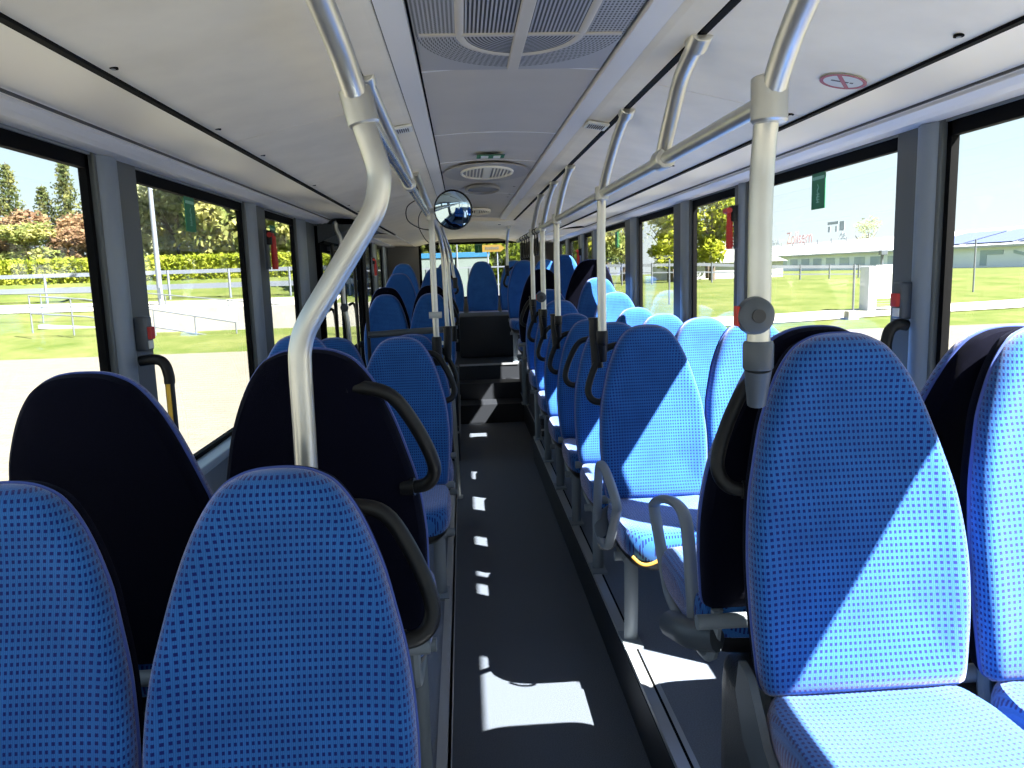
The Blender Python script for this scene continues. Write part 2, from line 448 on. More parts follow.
# rear stairs and platform
struct(link('floor_step', boxes(((-.075, 7.95, .001), (.60, 8.30, .20))), RISER))
struct(link('floor_step', boxes(((-.075, 8.301, .001), (.60, 8.60, .38))), RISER))
rp = struct(link('floor_platform', boxes(((-1.085, 8.601, .001), (1.375, Y1, .55))), RISER))
link('step_edge', boxes(((-.07, 8.592, .54), (.60, 8.625, .558))), ALU, rp)
link('bench_riser', boxes(((-1.08, 10.16, .551), (1.37, 10.60, .90))), RISER, rp)

ec = boxes(((-.06, 9.30, .551), (.60, 10.08, 1.065)), bev=.03)
tag(link('engine_cover', ec, RISER, None, True), 'black box-shaped cover in front of the middle seat of the last row', 'engine cover')
# side walls below the windows
for s, nm in ((-1, 'wall_left'), (1, 'wall_right')):
    xi, xo = U(1.215, s), U(1.262, s)
    segs = [(Y0, Y1)] if s > 0 else [(Y0, 5.72), (8.22, Y1)]
    bm = BM()
    for a, b in segs:
        box(bm, (min(xi, xo), a, GZ), (max(xi, xo), b, .875))
    # upper skin
    box(bm, (min(xi, xo), Y0, 1.972), (max(xi, xo), Y1, 2.16))
    w = struct(link(nm, bm, WALL))
    for a, b in segs:
        x2 = U(1.155, s)
        link('sill_ledge', boxes(((min(x2, xo), a, .86), (max(x2, xo)-.02*(s > 0), b, .895)), bev=.008), SILL, w)
        x3 = U(1.19, s)
        link('heater_duct', boxes(((min(x3, xi), a, PZ+.002), (max(x3, xi), min(b, 6.2), PZ+.14)), bev=.02), GRYP, w) if a < 5 else None
def pillar(s, y0, y1, n, z0=.88, bead=True):
    xi, xo = U(1.205, s), U(1.25, s)
    o = struct(link('trim_%d' % n, boxes(((min(xi, xo), y0, z0), (max(xi, xo), y1, 1.985)), bev=.006), PILL))
    if bead and y1-y0 > .15:
        # rounded pale column on the half nearer the camera
        ya, yb = y0+.012, y0+(y1-y0)*.46
        m = (ya+yb)/2; hw = (yb-ya)/2
        prof = [(U(1.207, s) - s*(.024*math.cos(t)), m+hw*math.sin(t)) for t in [(-.5+k/10)*PI for k in range(11)]]
        bm = BM(); A = [bm.verts.new((x, y, z0+.01)) for x, y in prof]; B = [bm.verts.new((x, y, 1.975)) for x, y in prof]
        for i in range(10): bm.faces.new((A[i], A[i+1], B[i+1], B[i]))
        bm.faces.new(A[::-1]); bm.faces.new(B)
        for q in ((A[0], B[0], B[-1], A[-1]),): bm.faces.new(q)
        link('rounded_cover', bm, PILL2, o, True)
    return o
LP = [(2.37, 2.66), (3.93, 4.32), (5.10, 5.72), (8.20, 8.62), (9.32, 9.82), (10.55, 11.28)]
RP = [(2.115, 2.335), (3.585, 3.745), (4.49, 4.84), (5.86, 6.29), (7.60, 7.92), (8.42, 8.84), (9.62, 9.95), (10.6, 11.28)]
n = 1
for a, b in LP: pillar(-1, a, b, n); n += 1
for a, b in RP: pillar(1, a, b, n); n += 1
def window(s, y0, y1, n):
    x = U(1.235, s)
    z0, z1 = .895, 1.972
    bm = BM(); t = .02
    xa, xb = min(U(1.222, s), U(1.245, s)), max(U(1.222, s), U(1.245, s))
    box(bm, (xa, y0-.01, z1-.040), (xb, y1+.01, z1))
    box(bm, (xa, y0-.01, z0-.005), (xb, y1+.01, z0+.018))
    box(bm, (xa, y0-.01, z0), (xb, y0+t, z1)); box(bm, (xa, y1-t, z0), (xb, y1+.01, z1))
    w = struct(link('window_%d' % n, bm, BLKR))
    link('pane', boxes(((x-.003, y0, z0), (x+.003, y1, z1))), GLASS, w)
    return w
n = 1
def spans(P, a0, a1):
    out = []; y = a0
    for a, b in P:
        if a > y: out.append((y, a))
        y = b
    return out
for a, b in spans(LP, Y0+.05, Y1):
    if a > 5.6 and a < 5.8: continue
    window(-1, a, b, n); n += 1
for a, b in spans(RP, Y0+.05, Y1):
    window(1, a, b, n); n += 1
# rear door (left side)
bm = BM()
for ya, yb in ((5.725, 5.80), (8.12, 8.195)): box(bm, (-1.10, ya, GZ), (-1.03, yb, 1.93))
box(bm, (-1.10, 5.725, 1.84), (-1.0, 8.195, 1.965))
d = struct(link('door_1', bm, BLKR))
for ya, yb in ((5.83, 6.93), (6.97, 8.09)):
    bm = BM()
    for p, q in ((ya, ya+.055), (yb-.055, yb)): box(bm, (-1.085, p, -.05), (-1.05, q, 1.84))
    box(bm, (-1.085, ya, -.05), (-1.05, yb, .08)); box(bm, (-1.085, ya, 1.78), (-1.05, yb, 1.84))
    box(bm, (-1.085, ya, .88), (-1.05, yb, .92))
    lf = link('door_leaf', bm, BLKR, d)
    link('pane', boxes(((-1.07, ya+.03, .08), (-1.064, yb-.03, 1.8))), GLASS, lf)
    link('push_bar', tubebm(smoothpath([(-1.05, ya+.12, .75), (-.99, ya+.12, .78), (-.99, ya+.12, 1.3), (-1.05, ya+.12, 1.33)], 5), .012, 8), BLKP, lf)
    link('door_bar', tubebm([(-.965, ya+.03, -.05), (-.965, ya+.03, 1.84)], .014, 10), BLKP, lf)
    # swing arm above the leaf
    link('swing_arm', boxes(((-1.06, ya+.3, 1.80), (-.90, ya+.36, 1.83))), GRYP, lf)
# rounded end of the cove over the door
bm = prism_x([(-1.04, 1.84), (-.90, 1.90), (-.70, 1.965), (-1.04, 1.975)], 5.72, 6.9)
struct(link('trim_20', bm, PILL))
# front wall behind the camera, with windscreen
bm = BM(); box(bm, (-1.12, Y0-.05, GZ), (1.41, Y0, .85)); box(bm, (-1.12, Y0-.05, 2.0), (1.41, Y0, 2.2))
wf = struct(link('wall_front', bm, WALL))
wn = struct(link('window_30', boxes(((-1.12, Y0-.05, .85), (-1.02, Y0, 2.0)), ((1.31, Y0-.05, .85), (1.41, Y0, 2.0))), BLKR))
link('pane', boxes(((-1.03, Y0-.03, .85), (1.32, Y0-.024, 2.0))), GLASS, wn)
# rear wall
bm = BM()
box(bm, (-1.12, Y1, GZ), (1.41, Y1+.06, 1.215))
box(bm, (-1.12, Y1, 2.03), (1.41, Y1+.06, 2.2))
box(bm, (-1.12, Y1-.02, 1.20), (-.62, Y1+.06, 2.05)); box(bm, (1.02, Y1-.02, 1.20), (1.41, Y1+.06, 2.05))
wr = struct(link('wall_rear', bm, mat('rear_panel', (.30, .29, .27, 1), rough=.6)))
link('corner_post', boxes(((.86, Y1-.10, 1.20), (1.00, Y1-.021, 2.04)), bev=.01), BLKP, wr)
bm = BM()
box(bm, (-.62, Y1, 1.215), (-.585, Y1+.05, 2.03)); box(bm, (.985, Y1, 1.215), (1.02, Y1+.05, 2.03))
box(bm, (-.62, Y1, 2.0), (1.02, Y1+.05, 2.03)); box(bm, (-.62, Y1, 1.215), (1.02, Y1+.05, 1.24))
wn = struct(link('window_31', bm, BLKR))
link('pane', boxes(((-.6, Y1+.02, 1.22), (1.0, Y1+.026, 2.02))), GLASS, wn)

# ceiling ------------------------------------------------------------
ce = empty('ceiling'); ce['kind'] = 'structure'
YE = 7.35
link('roof_skin', boxes(((-1.12, Y0-.05, 2.165), (1.41, Y1+.06, 2.22))), WALL, ce)
def arch(u): return 2.098 + .010*(1-(u/.225)**2)
# centre panels divided by seams
seams = [Y0, .75, 2.005, 2.905, 3.62, 5.1, YE]
for a, b in zip(seams, seams[1:]):
    us = [-.225+.45*k/12 for k in range(13)]
    prof = [(UX+u, arch(u)) for u in us] + [(UX+.225, 2.13), (UX-.225, 2.13)]
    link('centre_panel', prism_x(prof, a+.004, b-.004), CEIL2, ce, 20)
    prof = [(UX+u, arch(u)-.002) for u in us] + [(UX+u, arch(u)+.006) for u in reversed(us)]
    link('seam_strip', prism_x(prof, b-.004, b+.004), TRIMW, ce)
for s in (-1, 1):
    # bright strip beside the centre, duct, side panel, cove
    link('light_strip', prism_x([(U(.232, s), 2.087), (U(.285, s), 2.082), (U(.285, s), 2.12), (U(.232, s), 2.12)], Y0, YE), TRIMW, ce)
    link('joint_gap', prism_x([(U(.224, s), 2.108), (U(.233, s), 2.108), (U(.233, s), 2.13), (U(.224, s), 2.13)], Y0, YE), BLKR, ce)
    link('air_duct', prism_x([(U(.288, s), 2.085), (U(.305, s), 2.080), (U(.358, s), 2.070), (U(.366, s), 2.078), (U(.366, s), 2.12), (U(.288, s), 2.12)], Y0, YE), DUCT, ce)
    link('joint_gap', prism_x([(U(.285, s), 2.088), (U(.289, s), 2.088), (U(.289, s), 2.12), (U(.285, s), 2.12)], Y0, YE), BLKR, ce)
    link('joint_gap', prism_x([(U(.362, s), 2.070), (U(.380, s), 2.070), (U(.386, s), 2.12), (U(.360, s), 2.12)], Y0, YE), BLKR, ce)
    ss = [Y0, 1.0 if s > 0 else .1, 2.06 if s > 0 else 2.28, 4.6, 6.6, 7.62]
    for a, b in zip(ss, ss[1:]):
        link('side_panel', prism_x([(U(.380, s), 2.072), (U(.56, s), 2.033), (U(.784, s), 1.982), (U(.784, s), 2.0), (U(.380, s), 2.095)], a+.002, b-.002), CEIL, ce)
    link('panel_joint', prism_x([(U(.380, s), 2.077), (U(.56, s), 2.038), (U(.784, s), 1.987), (U(.784, s), 2.0), (U(.380, s), 2.095)], Y0, 7.62), DGREY, ce)
    link('joint_gap', prism_x([(U(.779, s), 1.976), (U(.794, s), 1.976), (U(.793, s), 2.01), (U(.782, s), 2.01)], Y0, YE+.3), BLKR, ce)
    ya = YE+.3
    cv = [(.792, 1.979), (.86, 1.992), (.93, 2.004), (1.0, 2.012), (1.05, 2.014), (1.078, 2.008), (1.088, 1.997)]
    spansc = [(Y0, Y1)] if s > 0 else [(Y0, 5.70), (6.95, Y1)]
    for a, b in spansc:
        pr_ = [(U(u, s), z) for u, z in cv] + [(U(1.088, s), 2.05), (U(.792, s), 2.05)]
        link('cove_panel', prism_x(pr_, a, b), COVE, ce, 30)
        for u, z, w, dz in ((1.093, 1.990, .020, .012), (1.116, 1.984, .024, .010), (1.143, 1.980, .060, .004)):
            link('cove_trim', prism_x([(U(u, s), z), (U(u+w, s), z-dz), (U(u+w, s), 2.04), (U(u, s), 2.04)], a, b), TRIMW, ce)
        link('joint_gap', prism_x([(U(1.08, s), 2.0), (U(1.2, s), 1.99), (U(1.2, s), 2.045), (U(1.08, s), 2.045)], a, b), DGREY, ce)
    if s < 0:
        link('cove_panel', prism_x([(U(.792, s), 1.98), (U(.86, s), 1.975), (U(.86, s), 2.05), (U(.792, s), 2.05)], 5.7, 6.95), COVE, ce)
# plain rear ceiling beyond the ducts
prof = [(U(-1.2, 1), 2.0), (U(-.79, 1), 1.985), (U(-.40, 1), 2.07), (U(-.2, 1), 2.075), (U(.2, 1), 2.075), (U(.40, 1), 2.07), (U(.79, 1), 1.985), (U(1.2, 1), 2.0), (U(1.2, 1), 2.14), (U(-1.2, 1), 2.14)]
link('rear_panel', prism_x(prof, 7.66, Y1), CEIL, ce)
link('panel_joint', prism_x([(x, z+.004) for x, z in prof], 7.615, 7.665), BLKR, ce)
link('rear_slope', prism_x([(UX-.40, 2.068), (UX+.40, 2.068), (UX+.40, 2.13), (UX-.40, 2.13)], YE, 7.615), CEIL, ce)
# screws and dots
def disc(parent, name, c, r, m, nrm=(0,0,-1), h=.004, seg=14, sx=1, sy=1):
    bm = BM(); cyl(bm, (0,0,0), nrm, r, h, seg)
    for v in bm.verts: v.co.x *= sx; v.co.y *= sy
    return link(name, bm, m, parent, True, loc=c)
for (x, y, z) in ((-.62, 1.50, 1.990), (-.62, 2.10, 1.990), (-.62, 2.55, 1.990), (-.62, 3.4, 1.990), (-.62, 4.4, 1.99), (-.62, 4.8, 1.99), (.896, 1.37, 1.990), (.892, 2.06, 1.991), (.90, 2.28, 1.990), (.86, 3.1, 1.998), (.86, 4.5, 1.998), (.86, 4.75, 1.998)):
    sc_ = disc(ce, 'screw_hole', (x, y, z-.0005), .009, BLKR, h=.004)
    disc(sc_, 'screw', (0, 0, -.001), .004, ALU, h=.004)
for y in (4.7, 5.15, 5.35): disc(ce, 'screw_hole', (.335, y, 2.104), .008, BLKR, h=.004)
disc(ce, 'screw_hole', (.40, 7.9, 2.068), .014, BLKR, h=.004)
# big return air grille
def grille_mat():
    m = mat('grille_metal', (.30, .305, .32, 1), rough=.5)
    nt = m.node_tree; b = nt.nodes['Principled BSDF']
    tc = [n_ for n_ in nt.nodes if n_.type == 'TEX_COORD'][0]
    sp = nt.nodes.new('ShaderNodeSeparateXYZ'); nt.links.new(tc.outputs['Object'], sp.inputs[0])
    X, Y = sp.outputs['X'], sp.outputs['Y']
    ypos = nmath(nt, 'MULTIPLY', nmath(nt, 'MAXIMUM', Y, 0.0), .85)
    rad = nmath(nt, 'SQRT', nmath(nt, 'ADD', nmath(nt, 'MULTIPLY', X, X), nmath(nt, 'MULTIPLY', ypos, ypos)))
    ring = nmath(nt, 'GREATER_THAN', nmath(nt, 'FRACT', nmath(nt, 'DIVIDE', rad, .0082)), .48)
    ang = nmath(nt, 'ARCTAN2', ypos, X)
    arc = nmath(nt, 'MULTIPLY', ang, nmath(nt, 'MAXIMUM', rad, .05))
    along = nmath(nt, 'ADD', nmath(nt, 'MULTIPLY', nmath(nt, 'LESS_THAN', Y, 0.0), Y), arc)
    seg = nmath(nt, 'GREATER_THAN', nmath(nt, 'FRACT', nmath(nt, 'DIVIDE', along, .014)), .35)
    outer = nmath(nt, 'GREATER_THAN', rad, .13)
    perf = nmath(nt, 'MULTIPLY', ring, nmath(nt, 'MAXIMUM', seg, nmath(nt, 'SUBTRACT', 1.0, outer)))
    inside = nmath(nt, 'LESS_THAN', rad, .222)
    k = nmath(nt, 'MULTIPLY', perf, inside)
    mx = nt.nodes.new('ShaderNodeMixRGB'); mx.inputs[1].default_value = (.38, .385, .40, 1); mx.inputs[2].default_value = (.035, .037, .04, 1)
    nt.links.new(k, mx.inputs[0]); nt.links.new(mx.outputs[0], b.inputs['Base Color'])
    return m
gr = empty('ceiling_grille', (UX, 1.69, 2.094)); tag(gr, 'large grey perforated air grille with rounded end in the ceiling centre', 'grille')
link('grille_plate', boxes(((-.222, -.93, 0), (.222, .29, .012)), bev=.003), grille_mat(), gr)
link('centre_rib', boxes(((-.014, -.93, -.006), (.014, .268, .004)), bev=.003), CEIL2, gr)
link('cross_rib', boxes(((-.215, -.006, -.004), (.215, .006, .004))), CEIL2, gr)
link('cross_rib', boxes(((-.215, -.51, -.004), (.215, -.498, .004))), CEIL2, gr)
P = [(-.13, -.9, 0), (-.13, -.45, 0), (-.13, -.1, 0), (-.13, 0, 0)] + [(-.13*math.cos(t), .155*math.sin(t), 0) for t in [PI*k/16 for k in range(1, 16)]] + [(.13, 0, 0), (.13, -.1, 0), (.13, -.45, 0), (.13, -.9, 0)]
link('oval_rib', tubebm(P, .004, 8, ry=.009), CEIL2, gr, True)
# small duct vents
for (x, s) in ((U(.325, -1), -1), (U(.325, 1), 1)):
    v = link('duct_vent', boxes(((-.036, -.05, -.006), (.036, .05, .002)), bev=.003), WHITE, None, True, loc=(x, 2.62, 2.072))
    v.rotation_euler = (0, .16*s, 0)
    tag(v, 'small slotted white air vent in the %s ceiling duct' % ('left' if s < 0 else 'right'), 'vent')
    for k in range(8): link('slot', boxes(((-.028+k*.007, -.03, -.0075), (-.0255+k*.007, .03, -.0055))), DGREY, v)
# oval hatch vents
def ovalvent(y, rx, ry, m, label, slats=True):
    e = empty('ceiling_vent', (UX, y, 2.094)); tag(e, label, 'vent')
    bm = BM(); o = [(rx*math.cos(t), ry*math.sin(t)) for t in [2*PI*k/40 for k in range(40)]]
    R = rings(bm, o, [(1.0, .008), (1.0, -.002), (.98, -.010), (.93, -.012), (.90, -.004), (.90, .002)], lambda a, b, d, s: Vector((a, b, d)))
    link('vent_frame', bm, m, e, True)
    bm = BM(); cyl(bm, (0,0,.003), (0,0,-1), 1, .002, 40)
    for v in bm.verts: v.co.x *= rx*.9; v.co.y *= ry*.9
    link('vent_mesh', bm, BLKR if slats else m, e)
    if slats:
        for k in range(-6, 7):
            x = k*rx*.125; hh = ry*.88*math.sqrt(max(0, 1-(x/(rx*.9))**2))
            if k == 0: link('slat', boxes(((-.016, -hh, -.010), (.016, hh, -.001))), m, e)
            elif hh > .01: link('slat', boxes(((x-.003, -hh, -.010), (x+.003, hh, -.001))), m, e)
    return e
VW = mat('vent_ivory', (.92, .88, .74, 1), rough=.45)
bm = BM(); cyl(bm, (0,0,0), (0,0,-1), 1, .006, 48)
for v in bm.verts: v.co.x *= .215; v.co.y *= .36
link('vent_surround', bm, mat('vent_surround_grey', (.38, .37, .355, 1), rough=.5), ce, loc=(UX, 3.98, 2.097))
ovalvent(3.93, .135, .24, VW, 'oval ivory slatted vent in the ceiling below the green sticker')
ovalvent(4.75, .105, .22, mat('vent_grey', (.24, .24, .24, 1), rough=.5), 'faint grey oval vent just beyond the ivory one', False)
ovalvent(6.45, .115, .25, VW, 'farthest small ivory ceiling vent near the round mirror')
st = link('ceiling_sticker', boxes(((-.06, -.05, -.002), (.06, .05, 0))), GREEN, None, loc=(UX, 3.42, 2.0945)); tag(st, 'green and white sticker on the ceiling before the oval vent', 'sticker')
link('pictogram', boxes(((-.043, -.03, -.004), (-.010, .034, -.001)), ((.012, -.03, -.004), (.043, .034, -.001))), WHITE, st)
# no smoking sticker
ns = empty('no_smoking_sticker', (.864, 1.722, 1.9945)); ns.rotation_euler = (0, math.atan2(.051, .224)+0, 0)
tag(ns, 'round red no smoking sticker on the right ceiling panel', 'sticker')
link('sticker_disc', (lambda bm: (cyl(bm, (0,0,-.0005), (0,0,-1), .050, .0012, 40), bm)[1])(BM()), STICK, ns)
bm = BM(); rings(bm, [(math.cos(t), math.sin(t)) for t in [2*PI*k/48 for k in range(48)]], [(.050, -.0015), (.050, -.0025), (.042, -.0025), (.042, -.0015)], lambda a, b, d, s: Vector((a, b, d)))
link('red_ring', bm, STRED, ns)
M = Matrix.Rotation(math.radians(52), 4, 'Z')
bm = BM(); box(bm, (-.043, -.0045, -.0026), (.043, .0045, -.0015), M=M); link('red_bar', bm, STRED, ns)
bm = BM(); M2 = Matrix.Rotation(math.radians(-10), 4, 'Z'); box(bm, (-.026, -.003, -.0024), (.012, .003, -.0012), M=M2); box(bm, (.015, -.003, -.0024), (.022, .003, -.0012), M=M2)
link('cigarette', bm, DGREY, ns)

# ---------------------------------------------------------------- poles and rails
RR = .0165
def clampbm(c, d, r=.026, h=.05):
    bm = BM(); c = Vector(c); d = Vector(d).normalized()
    tube(bm, [c-d*h/2, c-d*h*.45, c+d*h*.45, c+d*h/2], [r*.88, r, r, r*.88], 14); return bm
PX = .53
rail = tag(link('grab_rail', tubebm([(PX+.003, 1.30, 1.872), (PX+.003, 3, 1.872), (PX, 5, 1.868), (PX, 7.2, 1.868)], RR, 12), STEEL, None, True), 'long steel grab rail running above the right aisle seats', 'grab rail')
pr_list = [(1.34, .38, 'nearest vertical steel pole on the right, with a red stop button', 1.46), (2.90, .56, 'right pole standing on the half sunlit seat with torn cushion', 1.36), (4.27, .72, 'second right pole behind the one on the torn seat', 1.34), (5.02, .85, 'third right pole behind the one on the torn seat', 1.34), (5.75, .88, 'fourth right pole behind the one on the torn seat', 1.38), (8.95, 1.2, 'rearmost right pole, before the rear window', 1.66)]
for i, (y, lean, lab, zb) in enumerate(pr_list):
    e = empty('grab_pole', (PX, y, zb)); tag(e, lab, 'pole', 'right side poles')
    zt = 2.078
    xt = -.010
    rel = lambda x, yy, z: (x, yy, z-zb)
    r0 = .021 if i == 0 else RR
    if i < 5: P = [rel(0, 0, zb-.02), rel(0, 0, 1.55), rel(0, 0, 1.70), rel(.002, -.005, 1.80), rel(.002, -.03, 1.872), rel(0, -lean*.28, 1.95), rel(xt*.5, -lean*.60, 2.02), rel(xt, -lean*.93, zt-.008)]
    else: P = [rel(0, 0, zb-.02), rel(0, 0, 1.75), rel(0, -.05, 1.90), rel(xt*.5, -.30, 2.0), rel(xt, -.7, zt-.02)]
    link('pole', tubebm(smoothpath(P, 6), r0, 14), STEEL, e, True)
    link('ceiling_mount', clampbm(P[-1], Vector(P[-1])-Vector(P[-2]), .024, .05), STEEL, e, True)
    if i < 5: link('rail_clamp', clampbm(rel(0, -.03, 1.872), (0, 0, 1), .031 if i == 0 else .025, .075 if i == 0 else .05), STEEL, e, True)
    bm = BM(); s_ = .034 if i == 0 else .028
    tube(bm, [(0, 0, -.052), (0, 0, -.048), (0, 0, -.006), (0, 0, 0)], [s_*.72, s_*.8, s_*.8, s_*.74], 16)
    tube(bm, [(0.006, 0.02, -.12), (0, 0, -.05)], [s_*.5, s_*.74], 12)
    link('socket', bm, GRYP if i == 0 else BLKP, e, True)
    if i in (0, 3):
        b = empty('stop_button', (0, 0, 0)); bx = 0
        COL.objects.unlink(b); bpy.data.objects.remove(b)
        z = 1.508-zb if i == 0 else 1.42-zb
        hb = link('button_housing', (lambda bm: (rings(bm, [(math.cos(t), math.sin(t)) for t in [2*PI*k/28 for k in range(28)]], [(.030, .0), (.034, -.012), (.032, -.026), (.024, -.032), (0, -.033)], lambda a, b, d, s: Vector((a-.018, d-.012, b+z))), bm)[1])(BM()), GRYP, e, True)
        link('button_cap', (lambda bm: (rings(bm, [(math.cos(t), math.sin(t)) for t in [2*PI*k/28 for k in range(28)]], [(.012, -.044), (.012, -.048), (0, -.048)], lambda a, b, d, s: Vector((a-.018, d, b+z))), bm)[1])(BM()), DGREY, hb)
        link('red_side', boxes(((-.052, -.034, z-.018), (-.046, -.014, z+.018)), bev=.003), RED, hb)
# short hanger of the second (between seat poles)
e = empty('rail_hanger', (PX, 2.0, 1.872)); tag(e, 'short curved steel hanger joining the right rail to the ceiling', 'rail hanger')
P = [(0, 0, 0), (0, -.02, .035), (0, -.09, .10), (-.008, -.20, .16), (-.012, -.34, .200)]
link('bar', tubebm(smoothpath(P, 6), .019, 14), STEEL, e, True)
link('rail_clamp', clampbm((0, 0, 0), (0, 1, 0), .027, .06), STEEL, e, True)
link('ceiling_mount', clampbm(P[-1], (0, -1, .4), .026, .05), STEEL, e, True)

# left rail and poles
LX = -.172
rl = tag(link('grab_rail', tubebm([(LX, 1.42, 1.902), (LX, 1.6, 1.902), (LX, 4.2, 1.915)], RR, 12), CHROME, None, True), 'bluish polished steel grab rail on the left, ending at the round mirror', 'grab rail')
e = empty('bent_pole', (-.31, 1.42, 1.0)); tag(e, 'thick light steel pole with a slanted bend at front left', 'pole')
P = [(0, -.0, .14), (0.003, 0, .30), (.004, 0, .43), (.008, 0, .475), (.024, 0, .515), (.07, 0, .585), (.133, 0, .68), (.157, 0, .72), (.168, 0, .765), (.165, 0, .80), (.148, 0, .86), (.138, 0, .903), (.124, -.07, .967), (.113, -.17, 1.01), (.10, -.32, 1.062)]
link('pole', tubebm(smoothpath(P, 6), .0215, 16), STEEL, e, True)
link('clamp', clampbm((.140, 0, .895), (-.22, 0, 1), .029, .065), STEEL, e, True)
link('seat_socket', tubebm([(0, 0, .12), (0, 0, .17)], .029, 14), GRYP, e, True)
link('ceiling_mount', clampbm((.10, -.32, 1.062), (-.1, -1, .4), .027, .04), STEEL, e, True)
# hanger left
e = empty('rail_hanger', (LX, 2.75, 1.91)); tag(e, 'curved steel hanger from the left ceiling gap to the left rail', 'rail hanger')
P = [(0, 0, 0), (0, -.03, .03), (-.012, -.25, .075), (-.03, -.55, .125), (-.042, -.80, .165)]
link('bar', tubebm(smoothpath(P, 6), .0165, 12), STEEL, e, True)
link('rail_clamp', clampbm((0, 0, 0), (0, 1, 0), .024, .05), STEEL, e, True)
link('ceiling_mount', clampbm(P[-1], (0, -1, .2), .024, .05), STEEL, e, True)
# pole on the left seat before the door
e = empty('grab_pole', (-.155, 4.22, 1.25)); tag(e, 'left steel pole rising beside the horizontal dark rail, under the mirror', 'pole', 'left side poles')
link('pole', tubebm(smoothpath([(0, 0, -.02), (-.002, 0, .3), (.0, 0, .6), (.0, 0, .68), (-.02, -.2, .74), (-.045, -.5, .82)], 5), RR, 12), STEEL, e, True)
link('socket', tubebm([(0, 0, -.16), (0, 0, -.15), (0, 0, -.01), (0, 0, 0)], [.022, .028, .028, .025], 14), BLKP, e, True)
link('rail_clamp', clampbm((0, 0, .66), (0, 0, 1), .025, .06), STEEL, e, True)
link('stop_button', (lambda bm: (tube(bm, [(-.035, -.01, .12), (.035, -.01, .12)], .018, 12), bm)[1])(BM()), STICK, e, True)
# floor pole at the door well
e = empty('grab_pole', (-.085, 5.28, 0)); tag(e, 'left floor-standing steel pole carrying the horizontal dark rail', 'pole', 'left side poles')
link('pole', tubebm(smoothpath([(0, 0, .0), (-.01, 0, .6), (-.03, 0, 1.2), (-.038, 0, 1.65), (-.05, -.10, 1.82), (-.10, -.5, 1.98), (-.13, -.8, 2.07)], 5), .0155, 12), STEEL, e, True)
link('bracket', boxes(((-.095, -.012, 1.195), (-.02, .012, 1.22)), ((-.095, -.012, 1.105), (-.02, .012, 1.13))), WHITE, e)
link('foot', tubebm([(0, 0, 0), (0, 0, .02)], .03, 14), ALU, e, True)
bm = BM(); tube(bm, smoothpath([(-.665, 5.31, 1.19), (-.62, 5.31, 1.19), (-.40, 5.30, 1.20), (-.13, 5.28, 1.210)], 4), .022, 10, ry=.026)
tag(link('horizontal_rail', bm, GRYP, None, True), 'dark padded horizontal rail before the rear door well', 'rail')
# farther left poles
for y, x, lab in ((6.9, -.115, 'left steel pole at the far side of the rear door well'), (8.7, -.10, 'rearmost left pole beside the rear platform seats')):
    e = empty('grab_pole', (x, y, 1.0)); tag(e, lab, 'pole', 'left side poles')
    link('pole', tubebm(smoothpath([(.02, 0, .08 if y < 8 else .5), (0, 0, .40 if y < 8 else .6), (-.01, 0, .72), (-.03, -.15, .86), (-.07, -.5, .98), (-.09, -.8, 1.065)], 5), RR, 12), STEEL, e, True)
    link('socket', tubebm([(.02, 0, -.02 if y < 8 else .42), (.02, 0, .12 if y < 8 else .54)], .026, 12), BLKP, e, True)
e = empty('door_pole', (-.86, 5.62, 0)); tag(e, 'steel pole with small round button at the rear door, bent at its top', 'pole')
link('pole', tubebm(smoothpath([(.04, 0, 0), (.018, 0, 1.15), (-.005, 0, 1.4), (-.0, 0, 1.82), (-.028, 0, 1.93), (-.03, 0, 1.97), (-.03, 0, 1.975)], 5), .0165, 12), STEEL, e, True)
bm = BM(); rings(bm, [(math.cos(t), math.sin(t)) for t in [2*PI*k/20 for k in range(20)]], [(.026, .01), (.03, -.01), (.02, -.024), (0, -.025)], lambda a, b, d, s: Vector((a+.0, d-.015, b+1.37)))
link('button', bm, GRYP, e, True)
e = empty('door_pole', (-.665, 5.325, 0)); tag(e, 'thin black post beside the rear door', 'post')
link('post', tubebm([(0, 0, 0), (0, 0, 2.0)], .013, 10), BLKP, e, True)
link('glass_screen', boxes(((-.38, .0, .35), (-.02, .006, 1.15))), GLASS, e)
# round mirror
e = empty('round_mirror', (-.033, 3.98, 1.915)); e.rotation_euler = (math.radians(101), 0, math.radians(-14)); tag(e, 'round convex mirror hanging at the end of the left rail', 'mirror')
o = [(math.cos(t), math.sin(t)) for t in [2*PI*k/40 for k in range(40)]]
bm = BM(); rings(bm, o, [(.098, -.012), (.102, 0), (.098, .008), (.094, .006)], lambda a, b, d, s: Vector((a, b, d))); 
link('mirror_rim', bm, BLKP, e, True)
bm = BM(); rings(bm, o, [(.096, .004), (.085, .009), (.06, .016), (.03, .021), (0, .023)], lambda a, b, d, s: Vector((a, b, d)))
link('mirror_face', bm, MIRR, e, True)
bm = BM(); rings(bm, o, [(.098, -.010), (.06, -.03), (0, -.035)], lambda a, b, d, s: Vector((a, b, d)))
link('mirror_back', bm, BLKP, e, True)
link('mirror_arm', tubebm([(-.06, 0, -.02), (-.135, 0, -.02)], .012, 8), WHITE, e, True)
